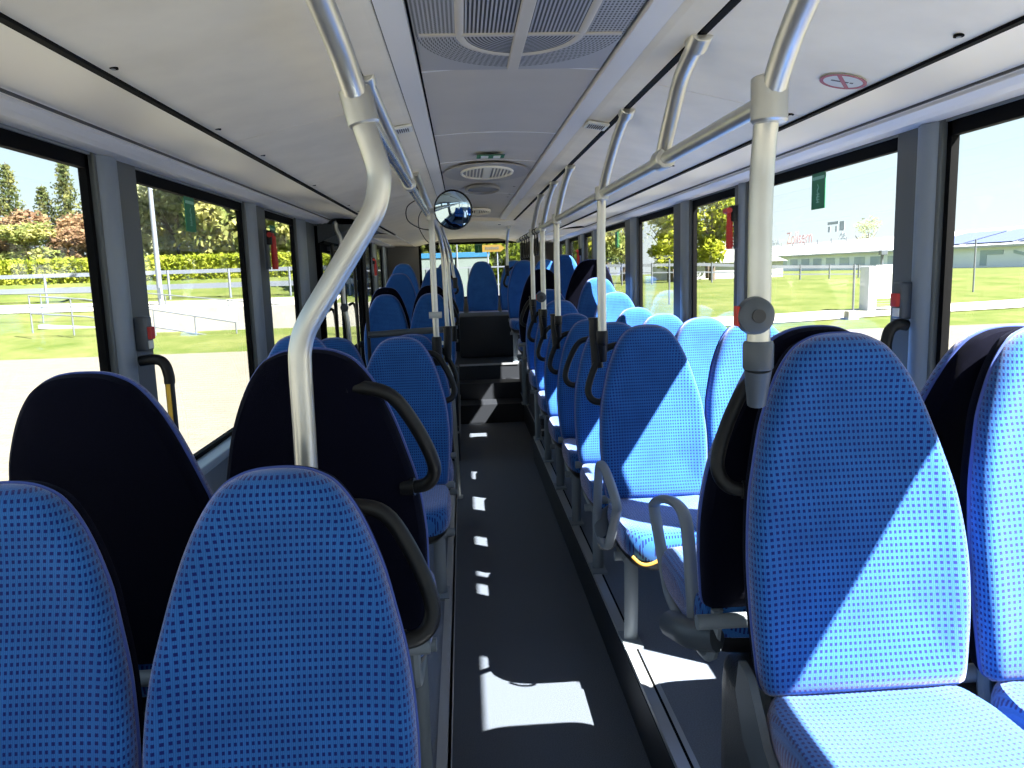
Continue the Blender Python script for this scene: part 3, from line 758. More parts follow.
# hanging straps at rear right, cables at left
for k, (y, z) in enumerate(((5.35, 1.868), (5.52, 1.868), (6.0, 1.868), (6.2, 1.868), (6.42, 1.868), (6.7, 1.868))):
    e = empty('hand_strap', (PX, y, z)); tag(e, 'black loop hand strap hanging from the right rail near the rear, %s' % ('nearest the camera', 'second from the camera', 'third from the camera', 'fourth from the camera', 'fifth from the camera', 'farthest from the camera')[k], 'hand strap', 'hand straps on the right rail')
    link('strap', boxes(((-.004, -.012, -.06), (.004, .012, .02)), bev=.002), BLKP, e)
    P = [(0, -.008, -.05), (0, -.045, -.12), (0, -.045, -.15), (0, 0, -.165), (0, .045, -.15), (0, .045, -.12), (0, .008, -.05)]
    link('loop', tubebm(smoothpath(P, 4), .0075, 8), BLKP, e, True)
    link('rail_clip', tubebm([(0, -.02, 0), (0, .02, 0)], .021, 10), BLKP, e, True)
bm = BM(); tube(bm, smoothpath([(-.19, 4.05, 1.99), (-.27, 4.1, 1.95), (-.275, 4.1, 1.88), (-.22, 4.15, 1.84), (-.17, 4.2, 1.83)], 6), .003, 6)
tube(bm, smoothpath([(-.19, 4.2, 1.95), (-.22, 4.2, 1.90), (-.22, 4.2, 1.84), (-.19, 4.22, 1.78), (-.165, 4.22, 1.76)], 6), .0025, 6)
tag(link('cable', bm, BLKP, None, True), 'thin black cable looping near the mirror pole', 'cable')

# ---------------------------------------------------------------- wall fittings
def wall_button(x, y, z, s, lab):
    e = empty('stop_button', (x, y, z)); tag(e, lab, 'stop button', 'wall stop buttons')
    bm = BM(); box(bm, (-.020, -.026, -.056), (.020, .026, .056)); bevel(bm, .009, 3)
    link('housing', bm, GRYP, e, True)
    link('red_button', boxes(((-.031 if s > 0 else .015, -.018, -.018), (-.015 if s > 0 else .031, .016, .022)), bev=.004), RED, e, True)
    link('white_label', boxes(((-.024 if s > 0 else .015, -.018, -.048), (-.015 if s > 0 else .024, .014, -.022)), bev=.002), WHITE, e)
    link('dark_mark', boxes(((-.022 if s > 0 else .017, -.005, -.040), (-.02 if s > 0 else .0185, .005, -.030))), DGREY, e)
wall_button(-1.030, 2.515, 1.435, -1, 'grey stop button with red key on the left window pillar')
wall_button(1.318, 2.215, 1.475, 1, 'grey stop button with red key on the right window pillar')
def wall_handle(x, y, z, s, lab):
    HO = .085 if s < 0 else .062; e = empty('wall_handle', (x, y, z)); tag(e, lab, 'wall handle', 'black and yellow wall handles')
    P = smoothpath([(0, 0, 0), (-s*(HO-.035), 0, .004), (-s*(HO-.01), 0, -.012), (-s*HO, 0, -.05), (-s*HO, 0, -.075)], 5)
    link('elbow', tubebm(P, [.017]*len(P), 12), BLKP, e, True)
    link('bar', tubebm([(-s*HO, 0, -.07), (-s*HO, 0, -.42)], .0145, 12), BLKP, e, True)
    link('yellow_strip', boxes(((-s*HO-.006, -.0185, -.42), (-s*HO+.006, -.012, -.075))), YELL, e)
    link('lower_elbow', tubebm([(-s*HO, 0, -.42), (0, 0, -.44)], .017, 12), BLKP, e, True)
wall_handle(-1.035, 2.48, 1.35, -1, 'black and yellow upright handle on the left window pillar')
wall_handle(1.325, 2.20, 1.40, 1, 'black and yellow upright handle on the right window pillar')
def hammer(x, y, z, s, lab):
    e = empty('emergency_hammer', (x, y, z)); tag(e, lab, 'emergency hammer', 'red emergency hammers')
    link('holder', boxes(((-.02, -.028, .0), (.02, .028, .075)), bev=.006), BLKP, e, True)
    link('back_plate', boxes(((.006*s, -.03, -.13), (.02*s, .03, .08)), bev=.003) if s > 0 else boxes(((-.02, -.03, -.13), (-.006, .03, .08)), bev=.003), GRYP, e)
    bm = BM(); hx = -.022*s
    tube(bm, [(hx, 0, .045), (hx, 0, -.13)], [.014, .016], 10)
    for k in range(7): tube(bm, [(hx, 0, -.02-k*.015), (hx, 0, -.028-k*.015)], .0185, 10)
    tube(bm, [(hx-.012, -.03, .052), (hx-.012, .03, .052)], .014, 10)
    link('hammer', bm, RED, e, True)
hammer(-1.020, 4.20, 1.775, -1, 'red emergency hammer on the pillar right of the left near window')
hammer(1.318, 3.66, 1.80, 1, 'red emergency hammer on the second right window pillar')
hammer(1.318, 8.50, 1.74, 1, 'small distant red emergency hammer at the rear right windows')
hammer(-1.020, 9.0, 1.72, -1, 'small distant red emergency hammer at the rear left windows')
def glabel(x, y, z, lab, s, rear=False):
    e = empty('exit_label', (x, y, z)); tag(e, lab, 'label', 'green emergency exit labels')
    if rear: e.rotation_euler = (0, 0, PI/2)
    bm = BM(); box(bm, (-.0015, -.055, -.068), (.0015, .055, .068))
    link('green_sheet', bm, GREEN, e)
    sx = -s*.0022
    bm = BM(); box(bm, (min(sx, 0), -.048, .042), (max(sx, 0), .048, .054))
    link('heading_band', bm, mat('label_pale', (.26, .52, .40, 1), rough=.5) if 'label_pale' not in MATS else MATS['label_pale'], e)
    bm = BM()
    pts = [(.004, .025), (-.006, .012), (.006, .0), (-.004, -.012), (.006, -.026), (-.002, -.045)]
    for (a, b), (c_, d_) in zip(pts, pts[1:]): tube(bm, [(sx, a, b), (sx, c_, d_)], .0022, 6)
    for k in range(4): box(bm, (min(sx, 0), -.012, -.014-k*.010), (max(sx, 0), .014, -.011-k*.010))
    link('pictogram', bm, MATS['label_pale'], e)
glabel(-1.083, 3.205, 1.862, 'green exit label on the left window beside the near pillar', -1)
glabel(-1.083, 4.56, 1.830, 'green exit label next to the left red hammer', -1)
glabel(1.372, 2.90, 1.865, 'green exit label at the top of the right window before the pole', 1)
glabel(1.372, 6.75, 1.84, 'dark green exit label on a distant right window', 1)
glabel(.255, Y1+.015, 1.94, 'green exit label on the rear window', 1, True)

# ---------------------------------------------------------------- outside
def ter(x, y):
    t = max(0, min(1, (y-21)/19))
    right = -.35 + .85*t
    tl = max(0, min(1, (y-21)/9))
    left = -.35 + .90*tl + max(0, min(1, (y-30)/4))*.35 + max(0, min(1, (y-34.5)/2.5))*.75
    k = max(0, min(1, (x+4)/10))
    base = left*(1-k)+right*k
    return base
def grass_mat():
    m = mat('grass', (.16, .22, .03, 1), rough=.95, spec=.1)
    nt = m.node_tree; b = nt.nodes['Principled BSDF']; tc = [n_ for n_ in nt.nodes if n_.type == 'TEX_COORD'][0]
    n1 = nt.nodes.new('ShaderNodeTexNoise'); n1.inputs['Scale'].default_value = .5; n1.inputs['Detail'].default_value = 8; n1.inputs['Roughness'].default_value = .7
    nt.links.new(tc.outputs['Object'], n1.inputs['Vector'])
    cr = nt.nodes.new('ShaderNodeValToRGB'); cr.color_ramp.elements[0].position = .35; cr.color_ramp.elements[1].position = .65
    cr.color_ramp.elements[0].color = (.048, .070, .012, 1); cr.color_ramp.elements[1].color = (.10, .105, .035, 1)
    nt.links.new(n1.outputs['Fac'], cr.inputs[0]); nt.links.new(cr.outputs[0], b.inputs['Base Color'])
    return m
def pave_mat():
    m = mat('paving', (.3, .27, .22, 1), rough=.9, spec=.1)
    nt = m.node_tree; b = nt.nodes['Principled BSDF']; tc = [n_ for n_ in nt.nodes if n_.type == 'TEX_COORD'][0]
    br = nt.nodes.new('ShaderNodeTexBrick'); br.inputs['Scale'].default_value = 1
    br.inputs['Brick Width'].default_value = .22; br.inputs['Row Height'].default_value = .11; br.inputs['Mortar Size'].default_value = .008
    br.inputs['Color1'].default_value = (.125, .113, .09, 1); br.inputs['Color2'].default_value = (.145, .132, .11, 1); br.inputs['Mortar'].default_value = (.10, .088, .074, 1)
    nt.links.new(tc.outputs['Object'], br.inputs['Vector']); nt.links.new(br.outputs[0], b.inputs['Base Color'])
    return m
GR, PV = grass_mat(), pave_mat()
struct(link('ground', boxes(((-60, -25, GZ-.1), (60, 21.2, GZ-.002))), PV))
bm = BM(); nx, ny = 60, 50; V = {}
xs = [-90+k*(220/nx) for k in range(nx+1)]; ys = [21 + (k/ny)**2*160 for k in range(ny+1)]
for i, x in enumerate(xs):
    for j, y in enumerate(ys):
        z = ter(x, y) if y < 45 else ter(x, 45) - max(0, (y-45))*.006*(1 if x > 5 else .0)
        V[i, j] = bm.verts.new((x, y, z))
for i in range(nx):
    for j in range(ny): bm.faces.new((V[i,j], V[i+1,j], V[i+1,j+1], V[i,j+1]))
lawn = struct(link('lawn', bm, GR))
# pale paths on the lawn
def pathstrip(pts, w, name='path'):
    bm = BM(); P = smoothpath([(x, y, 0) for x, y in pts], 12); prev = None
    for i, p in enumerate(P):
        d = (P[min(i+1, len(P)-1)]-P[max(i-1, 0)]).normalized(); n_ = Vector((-d.y, d.x, 0))
        a, b = p-n_*w/2, p+n_*w/2
        va = bm.verts.new((a.x, a.y, ter(a.x, a.y)+.03)); vb = bm.verts.new((b.x, b.y, ter(b.x, b.y)+.03))
        if prev: bm.faces.new((prev[0], va, vb, prev[1]))
        prev = (va, vb)
    return struct(link(name, bm, mat('gravel', (.33, .30, .26, 1), rough=.95) if 'gravel' not in MATS else MATS['gravel']))
pathstrip([(6.5, 23.5), (10, 24.0), (14.5, 25.0), (20, 26.0), (28, 28)], 2.2)
pathstrip([(-45, 33), (-20, 31.5), (-11, 31), (-5, 31.2)], 2.6)
pathstrip([(6, 30), (5.5, 26.5), (6.3, 23.6)], 1.2)

CONC = mat('concrete_pale', (.27, .255, .23, 1), rough=.9, noise=.12, nscale=2)
RAILM = mat('galvanised', (.13, .14, .16, 1), rough=.5, metal=.2)
RAILW = mat('rail_pale', (.13, .145, .18, 1), rough=.6)
BLDG = mat('building_pale', (.78, .82, .84, 1), rough=.6)
BLDW = mat('building_window', (.30, .38, .44, 1), rough=.3)
ROOFM = mat('roof_white', (.42, .42, .43, 1), rough=.6)
SOLAR = mat('solar_blue', (.09, .11, .20, 1), rough=.6, spec=.1)

def railing(name, pts, h, posts, bars, lab, m=RAILM, r=.022, pr_=.025, cat='railing'):
    """pts: polyline of (x,y,zground)"""
    e = empty(name, pts[0]); tag(e, lab, cat)
    o = Vector(pts[0]); P = [Vector(p)-o for p in pts]
    for b in bars:
        bm = BM()
        if isinstance(b, tuple):
            for p, q in zip(P, P[1:]):
                a, c_ = p+Vector((0,0,b[0])), q+Vector((0,0,b[0]))
                d_ = (c_-a); n_ = Vector((-d_.y, d_.x, 0)).normalized()*.02
                vs = []
                for s_ in (-1, 1):
                    for zz in (0, b[1]): vs += [bm.verts.new(a+n_*s_+Vector((0,0,zz))), bm.verts.new(c_+n_*s_+Vector((0,0,zz)))]
                bm.faces.new((vs[0], vs[1], vs[3], vs[2])); bm.faces.new((vs[4], vs[6], vs[7], vs[5]))
                bm.faces.new((vs[2], vs[3], vs[7], vs[6])); bm.faces.new((vs[0], vs[4], vs[5], vs[1])); bm.faces.new((vs[0], vs[2], vs[6], vs[4])); bm.faces.new((vs[1], vs[5], vs[7], vs[3]))
        else: tube(bm, [p+Vector((0,0,b)) for p in P], r, 6)
        link('rail', bm, m, e)
    L = [(q-p).length for p, q in zip(P, P[1:])]; tot = sum(L)
    for k in range(posts):
        d_ = tot*k/(posts-1); i = 0
        while i < len(L)-1 and d_ > L[i]: d_ -= L[i]; i += 1
        p = P[i]+(P[i+1]-P[i])*min(1, d_/L[i])
        link('post', tubebm([p+Vector((0,0,-.1)), p+Vector((0,0,h))], pr_, 6), m, e)
    return e
# left side: level fence, ramp with handrails, retaining wall
railing('guard_rail', [(-40, 33.2, .75), (-13, 33.2, .75), (-2.3, 33.2, .75)], 1.30, 16, [(1.14, .16), (.50, .22)], 'long pale guard rail in front of the hedge on the left', RAILW, pr_=.05)
railing('handrail', [(-21, 27.5, .30), (-16, 27.5, .30), (-11.5, 27.2, .25), (-6.0, 27.0, -.40)], 1.05, 8, [1.03, .55], 'thin handrail along the upper ramp on the left')
railing('handrail', [(-13.2, 24.2, .25), (-11.5, 24.1, .10), (-7.0, 23.9, -.75)], 1.05, 6, [1.03, .5], 'sloping ramp handrail seen in the second left window')
railing('handrail', [(-26, 28.8, .30), (-17.5, 28.8, .30)], 1.30, 7, [1.28, .7], 'short double handrail seen at the far left window', RAILM)
bm = BM(); box(bm, (-10.4, 24.6, -.5), (-2.6, 24.9, .74)); tag(link('retaining_wall', bm, CONC), 'low pale concrete retaining wall beside the ramp', 'wall')
bm = BM(); v = [bm.verts.new(p) for p in ((-14, 26.0, .18), (-6, 25.6, -.5), (-6, 25.9, -.5), (-14, 26.3, .18), (-14, 26.0, .30), (-6, 25.6, -.28), (-6, 25.9, -.28), (-14, 26.3, .30))]
for q in ((0,1,2,3),(4,7,6,5),(0,4,5,1),(1,5,6,2),(2,6,7,3),(3,7,4,0)): bm.faces.new([v[i] for i in q])
tag(link('ramp_kerb', bm, CONC), 'sloping pale kerb of the ramp', 'kerb')
e = empty('lamp_post', (-11.9, 31.0, .55)); tag(e, 'tall pale lamp post seen through the second left window', 'lamp post')
link('pole', tubebm([(0, 0, -.1), (0, 0, 7.5)], [.11, .07], 10), RAILW, e, True)
link('lamp_head', boxes(((-.1, -.9, 7.4), (.1, .1, 7.52)), bev=.03), GRYP, e)
link('door_plate', boxes(((-.06, -.115, .4), (.06, -.10, .8))), GRYP, e)

# foliage -------------------------------------------------------------
def leafmat(name, c1, c2):
    m = mat(name, c1, rough=.8, spec=.1)
    nt = m.node_tree; b = nt.nodes['Principled BSDF']; tc = [n_ for n_ in nt.nodes if n_.type == 'TEX_COORD'][0]
    n1 = nt.nodes.new('ShaderNodeTexNoise'); n1.inputs['Scale'].default_value = 1.3; n1.inputs['Detail'].default_value = 5
    nt.links.new(tc.outputs['Object'], n1.inputs['Vector'])
    cr = nt.nodes.new('ShaderNodeValToRGB'); cr.color_ramp.elements[0].position = .38; cr.color_ramp.elements[1].position = .62
    cr.color_ramp.elements[0].color = c1; cr.color_ramp.elements[1].color = c2
    nt.links.new(n1.outputs['Fac'], cr.inputs[0]); nt.links.new(cr.outputs[0], b.inputs['Base Color'])
    tl = nt.nodes.new('ShaderNodeBsdfTranslucent'); nt.links.new(cr.outputs[0], tl.inputs[0])
    mx = nt.nodes.new('ShaderNodeMixShader'); mx.inputs[0].default_value = .5
    nt.links.new(b.outputs[0], mx.inputs[1]); nt.links.new(tl.outputs[0], mx.inputs[2])
    nt.links.new(mx.outputs[0], nt.nodes['Material Output'].inputs[0])
    return m
LCON = leafmat('needles', (.07, .10, .035, 1), (.20, .20, .07, 1))
LDEC = leafmat('leaves_bright', (.24, .28, .02, 1), (.42, .42, .05, 1))
LMID = leafmat('leaves_mid', (.17, .22, .06, 1), (.40, .38, .14, 1))
LPAL = leafmat('leaves_pale', (.27, .30, .15, 1), (.42, .43, .27, 1))
LRED = leafmat('leaves_brown', (.22, .13, .08, 1), (.36, .25, .14, 1))
LHED = leafmat('leaves_hedge', (.20, .24, .02, 1), (.34, .36, .05, 1))
BARK = mat('bark', (.10, .075, .055, 1), rough=.9)
rnd = random.Random(3)
def leafquad(bm, c, s):
    a = Vector((rnd.gauss(0,1), rnd.gauss(0,1), rnd.gauss(0,1))).normalized(); b = a.orthogonal().normalized(); c2 = a.cross(b)
    t = rnd.random()*6.28; u = b*math.cos(t)+c2*math.sin(t); w = a.cross(u)
    vs = [bm.verts.new(c+u*s), bm.verts.new(c+w*s*.6), bm.verts.new(c-u*s), bm.verts.new(c-w*s*.6)]
    bm.faces.new(vs)
TM = {}
def decid_crown(n_=3800, s=.16, dense=1.):
    bm = BM(); blobs = []
    for k in range(16):
        t = rnd.random()*6.28; r_ = rnd.random()**.5*.9
        blobs.append((Vector((r_*math.cos(t), r_*math.sin(t), rnd.uniform(-2.2, 1.5)*(1-r_*.2))), rnd.uniform(.5, .85)))
    for k in range(n_):
        c, r_ = rnd.choice(blobs); v = Vector((rnd.gauss(0,1), rnd.gauss(0,1), rnd.gauss(0,1))).normalized()
        leafquad(bm, c+v*r_*rnd.uniform(.55, 1.0)*dense, s*rnd.uniform(.6, 1.2))
    return bm
def trunk_bm(h=2., branches=8):
    bm = BM(); tube(bm, [(0,0,0), (.05,0,h*.5), (0,.05,h), (.0, 0, h+1.2)], [.16, .13, .10, .04], 8)
    for k in range(branches):
        t = rnd.random()*6.28; z = h*rnd.uniform(.7, 1.2)
        tube(bm, [(0,0,z), (math.cos(t)*.5, math.sin(t)*.5, z+.6), (math.cos(t)*.95, math.sin(t)*.95, z+1.4)], [.06, .04, .012], 5)
    return bm
def conifer_crown(n_=3600):
    bm = BM(); hgt = 8.
    lev = 26
    for l in range(lev):
        z = .6+(hgt-.7)*l/lev; R = 2.0*(1-l/lev)**.85+.12
        nb = 9
        for b in range(nb):
            t = 2*PI*(b/nb)+l*.7+rnd.uniform(-.2, .2); Rb = R*rnd.uniform(.75, 1.15)
            k_ = int(n_/lev/nb)
            for k in range(max(6, k_)):
                f = rnd.random()**.7
                p = Vector((math.cos(t)*Rb*f, math.sin(t)*Rb*f, z-.28*Rb*f+.1*f*f+rnd.gauss(0, .05)))+Vector((rnd.gauss(0,.10), rnd.gauss(0,.10), -abs(rnd.gauss(0,.08))))
                leafquad(bm, p, rnd.uniform(.07, .15))
    return bm
def tree(kind, x, y, h, w, lab, group, m, rz=0., zg=None, trunk=True):
    z = ter(x, y) if zg is None else zg
    e = empty({'con': 'conifer', 'dec': 'leafy_tree', 'sparse': 'bare_tree', 'bush': 'bush'}[kind], (x, y, z), rz); tag(e, lab, 'tree' if kind != 'bush' else 'bush', group)
    if kind == 'con':
        key = 'con'; 
        if key not in TM: TM[key] = link('crown', conifer_crown(), m, e)
        else: o = bpy.data.objects.new('crown', TM[key].data); COL.objects.link(o); o.parent = e
        key = 'cont'
        if key not in TM: TM[key] = link('trunk', tubebm([(0,0,-.2), (0,0,7.9)], [.14, .02], 8), BARK, e)
        else: o = bpy.data.objects.new('trunk', TM[key].data); COL.objects.link(o); o.parent = e
        e.scale = (w/4., w/4., h/8.)
        return e
    key = kind+m.name
    if key not in TM:
        if kind == 'sparse': bm = decid_crown(1100, .09)
        elif kind == 'bush': bm = decid_crown(2200, .14)
        else: bm = decid_crown(4200, .14)
        for v in bm.verts: v.co.z += 3.2 if kind != 'bush' else 1.2
        TM[key] = link('crown', bm, m, e)
    else: o = bpy.data.objects.new('crown', TM[key].data); COL.objects.link(o); o.parent = e
    if kind != 'bush':
        if 'tr' not in TM: TM['tr'] = link('trunk', trunk_bm(), BARK, e)
        else: o = bpy.data.objects.new('trunk', TM['tr'].data); COL.objects.link(o); o.parent = e
        e.scale = (w/3.2, w/3.2, h/5.3)
    else: e.scale = (w/3.2, w/3.2, h/3.2)
    return e
gl = 'trees behind the left hedge'
for i, (x, y, h, w) in enumerate(((-24.1, 43.5, 6.6, 2.9), (-22.5, 43.8, 5.4, 2.6), (-21.15, 43.5, 6.6, 3.0), (-20.0, 45, 4.6, 3), (-11.6, 44, 9.0, 5), (-26.4, 45, 6.6, 3.6))):
    tree('con', x, y, h, w, ('spiky fir at the far left, with its tip below the window top', 'smaller fir between two taller ones in the first left window', 'tallest spiky fir left of the near left pillar', 'low fir half hidden behind the tallest left one', 'dark fir behind the second left window', 'leftmost fir at the edge of the photo')[i], gl, LCON, rz=i*1.1)
for i, (x, y, h, w, m) in enumerate(((-17.0, 41.5, 5.6, 3.6, LPAL), (-15.1, 42.5, 6.4, 3.8, LPAL), (-13.2, 41, 7.6, 4.4, LMID), (-10.8, 41, 8.5, 5, LMID), (-7.8, 41.5, 9.0, 5.4, LMID), (-23.5, 42, 4.0, 4, LRED), (-26.2, 43, 5.0, 4, LRED), (-20.3, 42.5, 3.9, 3.6, LRED), (-22, 41, 3.2, 3.6, LMID), (-12, 46, 9.5, 6, LMID), (-17.5, 46, 5.5, 5, LMID), (-6.0, 44, 9.0, 6, LMID))):
    tree('dec', x, y, h, w, ('pale willow-like tree left of the lamp post', 'pale feathery tree right of the lamp post', 'dense green tree behind the left green exit label', 'dense green tree right of the left exit label', 'dense green tree behind the red hammer on the left', 'brownish low tree between the left firs', 'brownish tree at the far left edge', 'brownish low tree beside the near left pillar', 'low green tree under the smaller fir', 'tall back tree above the second left window', 'tall back tree behind the pale feathery one', 'green tree seen through the narrow left window')[i], gl, m, rz=i*.8)
def hedge(x0, x1, y0, y1, z0, z1, lab, m, n_=5000):
    bm = BM(); box(bm, (x0, y0+.2, z0), (x1, y1, z1-.12))
    for k in range(n_):
        p = Vector((rnd.uniform(x0, x1), rnd.uniform(y0, y1), z1+rnd.gauss(0, .05))) if rnd.random() < .35 else Vector((rnd.uniform(x0, x1), y0+rnd.gauss(0, .08)+.1, rnd.uniform(z0, z1)))
        leafquad(bm, p, rnd.uniform(.06, .13))
    return tag(link('hedge', bm, m), lab, 'hedge')
hedge(-29, -2.0, 37.3, 38.8, 1.6, 2.72, 'long bright yellow-green clipped hedge behind the left guard rail', LHED, 9000)

# rear view
BLUE = mat('container_blue', (.01, .09, .20, 1), rough=.5)
CONT = mat('container_white', (.10, .125, .12, 1), rough=.6)
for i, (x0, x1) in enumerate(((-1.75, -.25), (-.20, 1.0))):
    e = empty('container', (x0, 28.0, ter(0, 28))); tag(e, ('left', 'right')[i] + ' one of two white containers with a blue top band seen through the rear window', 'container')
    link('body', boxes(((0, 0, 0), (x1-x0, 2.2, 2.12-e.location.z)), bev=.02), CONT, e)
    link('blue_band', boxes(((-.02, -.03, 2.12-e.location.z), (x1-x0+.02, 2.2, 2.30-e.location.z)), bev=.01), BLUE, e)
    link('door_frame', boxes(((.45, -.025, .15), (.55, -.0, 1.6)), ((.95, -.025, .15), (1.05, 0, 1.6))), GRYP, e)
e = empty('arrow_sign', (.99, 24.0, ter(1, 24))); tag(e, 'yellow arrow-shaped direction sign on two posts behind the bus', 'sign')
zs = 2.30-e.location.z
bm = BM(); pts = [(-.34, -.11), (.24, -.11), (.36, 0), (.24, .11), (-.34, .11)]
a = [bm.verts.new((x, -.03, zs+z)) for x, z in pts]; b = [bm.verts.new((x, 0, zs+z)) for x, z in pts]
bm.faces.new(a); bm.faces.new(b[::-1])
for i in range(5): bm.faces.new((a[i], b[i], b[(i+1)%5], a[(i+1)%5]))
link('sign_board', bm, mat('sign_yellow', (.14, .082, .002, 1), rough=.6), e)
link('lettering', boxes(*[((-.24+k*.062, -.036, zs-.035), (-.24+k*.062+.042, -.031, zs+(.035 if k % 3 else .05))) for k in range(7)]), DGREY, e)
for x in (-.17, .13): link('post', tubebm([(x, .01, -.1), (x, .01, zs)], .02, 8), RAILW, e)
railing('guard_rail', [(-3.0, 22.5, -.25), (3.2, 22.5, -.25)], 2.02, 8, [(1.95, .04), (1.45, .03)], 'pale metal railing right behind the bus', RAILM, pr_=.02)
e = empty('lamp_post', (-.15, 27, ter(0, 27))); tag(e, 'thin pale pole seen in the rear window', 'lamp post')
link('pole', tubebm([(0, 0, 0), (0, 0, 6)], .028, 8), RAILM, e)
LRD = leafmat('leaves_dark', (.030, .040, .008, 1), (.10, .11, .02, 1)); LRB = leafmat('leaves_rear_bright', (.055, .08, .008, 1), (.12, .145, .014, 1))
for i, (x, y, h, w, m) in enumerate(((-2.4, 33, 6.5, 3.6, LRD), (-.8, 33.5, 7, 3.8, LRD), (.9, 33, 7, 3.8, LRB), (2.5, 32, 6.5, 3.8, LRB), (1.7, 35, 8, 5, LRD), (-4.2, 34, 7, 4, LRD), (4.2, 34, 6, 3.5, LRB))):
    tree('dec', x, y, h, w, ('dark green tree in the left half of the rear window', 'green tree above the blue-topped containers', 'bright tree behind the yellow arrow sign', 'bright tree right of the yellow arrow sign', 'tall tree at the back of the rear window view', 'green tree behind the left rear pole', 'bright tree at the right edge of the rear window')[i], 'trees behind the bus', m, rz=i*1.3, zg=-.1)
for i, x in enumerate((.2, 1.8, 3.2)):
    tree('bush', x, 30, 3.0, 2.6, ('leafy bush under the arrow sign, left one', 'leafy bush under the arrow sign, middle one', 'leafy bush under the arrow sign, right one')[i], 'bushes behind the bus', LRB, rz=i)

# right side
bd = empty('warehouse', (60, 72, -.2)); tag(bd, 'long pale industrial hall with solar panels, beyond the lawn on the right', 'building')
rel = lambda x, y, z: (x-60, y-72, z+.2)
link('wall', boxes(((0, 0, 0), (20, 98, 2.75))), BLDG, bd)
bm = BM(); a = [bm.verts.new((x, y, z)) for y in (-.6, 98.6) for x, z in ((-.6, 2.70), (9, 5.0), (20.6, 2.7), (20.6, 2.9), (9, 5.3), (-.6, 2.98))]
bm.faces.new(a[:6]); bm.faces.new(a[6:][::-1])
for i in range(6): bm.faces.new((a[i], a[6+i], a[6+(i+1)%6], a[(i+1)%6]))
link('roof', bm, ROOFM, bd)
for k in range(3):
    y = -.2+k*9.0
    bm = BM(); vs = [bm.verts.new(p) for p in ((.2, y, 3.26), (.2, y+8.2, 3.26), (6.6, y+8.2, 4.82), (6.6, y, 4.82), (.2, y, 3.32), (.2, y+8.2, 3.32), (6.6, y+8.2, 4.88), (6.6, y, 4.88))]
    for q in ((0,1,2,3),(4,7,6,5),(0,4,5,1),(1,5,6,2),(2,6,7,3),(3,7,4,0)): bm.faces.new([vs[i] for i in q])
    link('solar_panel', bm, SOLAR, bd)
for k in range(14):
    y = 30+k*4.6
    link('window', boxes(((-.05, y, 1.0), (0, y+3.0, 2.2))), BLDW, bd)
FGREY = mat('faded_grey', (.38, .46, .48, 1), rough=.7)
link('faded_letter', boxes(((-.06, 12.5, .7), (-.01, 13.6, 1.9)), ((-.06, 9.8, 1.9), (-.01, 13.6, 2.4))), FGREY, bd)
pts = [(8.2, 2.35), (3.2, 1.35), (6.0, .45), (6.6, .75), (4.6, 1.35), (8.2, 2.0)]
bm = BM(); A_ = [bm.verts.new((-.06, y, z)) for y, z in pts]; B_ = [bm.verts.new((-.01, y, z)) for y, z in pts]
bm.faces.new(A_); bm.faces.new(B_[::-1])
for i in range(6): bm.faces.new((A_[i], B_[i], B_[(i+1)%6], A_[(i+1)%6]))
link('faded_letter', bm, FGREY, bd)
# second pale gable building, partly seen
bd2 = empty('shed', (17.5, 62, -.2)); tag(bd2, 'small white gabled shed left of the long hall', 'building')
link('wall', boxes(((0, 0, 0), (9, 8, 1.9))), ROOFM, bd2)
bm = BM(); a = [bm.verts.new((x, y, z)) for y in (-.3, 8.3) for x, z in ((-.3, 1.9), (4.5, 3.8), (9.3, 1.9))]
bm.faces.new(a[:3]); bm.faces.new(a[3:][::-1])
for i in range(3): bm.faces.new((a[i], a[3+i], a[3+(i+1)%3], a[(i+1)%3]))
link('roof', bm, ROOFM, bd2)
# roof sign with lettering
def text(s, size, m, parent, loc, rot, name='lettering', ex=.02):
    cu = bpy.data.curves.new(name, 'FONT'); cu.body = s; cu.size = size; cu.extrude = ex
    o = bpy.data.objects.new(name, cu); COL.objects.link(o); bpy.context.view_layer.update(); me = bpy.data.meshes.new_from_object(o); bpy.data.objects.remove(o); me.materials.clear(); me.materials.append(m); o = bpy.data.objects.new(name, me); COL.objects.link(o); o.parent = parent; o.location = loc; o.rotation_euler = rot
    return o
sg = empty('roof_sign', (66, 162, 4.3)); tag(sg, 'faint red and grey website lettering standing on the roof of the long hall', 'sign')
rot = (PI/2, 0, -PI/2)
SGR = mat('sign_grey', (.22, .25, .28, 1), rough=.6); SRD = mat('sign_red', (.55, .30, .30, 1), rough=.6)
text('www.', 2.5, SGR, sg, (0, 0, .8), rot); text('Zollsern', 3.4, SRD, sg, (0, -9, .8), rot); text('.de', 2.2, SGR, sg, (0, -30.5, .9), rot)
link('emblem', boxes(((0, -32.5, 2.4), (.1, -30.8, 4.0)), ((0, -30.4, 3.6), (.1, -26.4, 4.1)), ((0, -29.9, 2.3), (.1, -29.3, 3.3)), ((0, -27.4, 2.3), (.1, -26.6, 3.3))), SGR, sg)
link('support_frame', boxes(((.2, -33, .5), (.3, 0, .6)), *[((.2, -33+k*5.4, -.3), (.3, -32.8+k*5.4, 1.2)) for k in range(7)]), RAILM, sg)
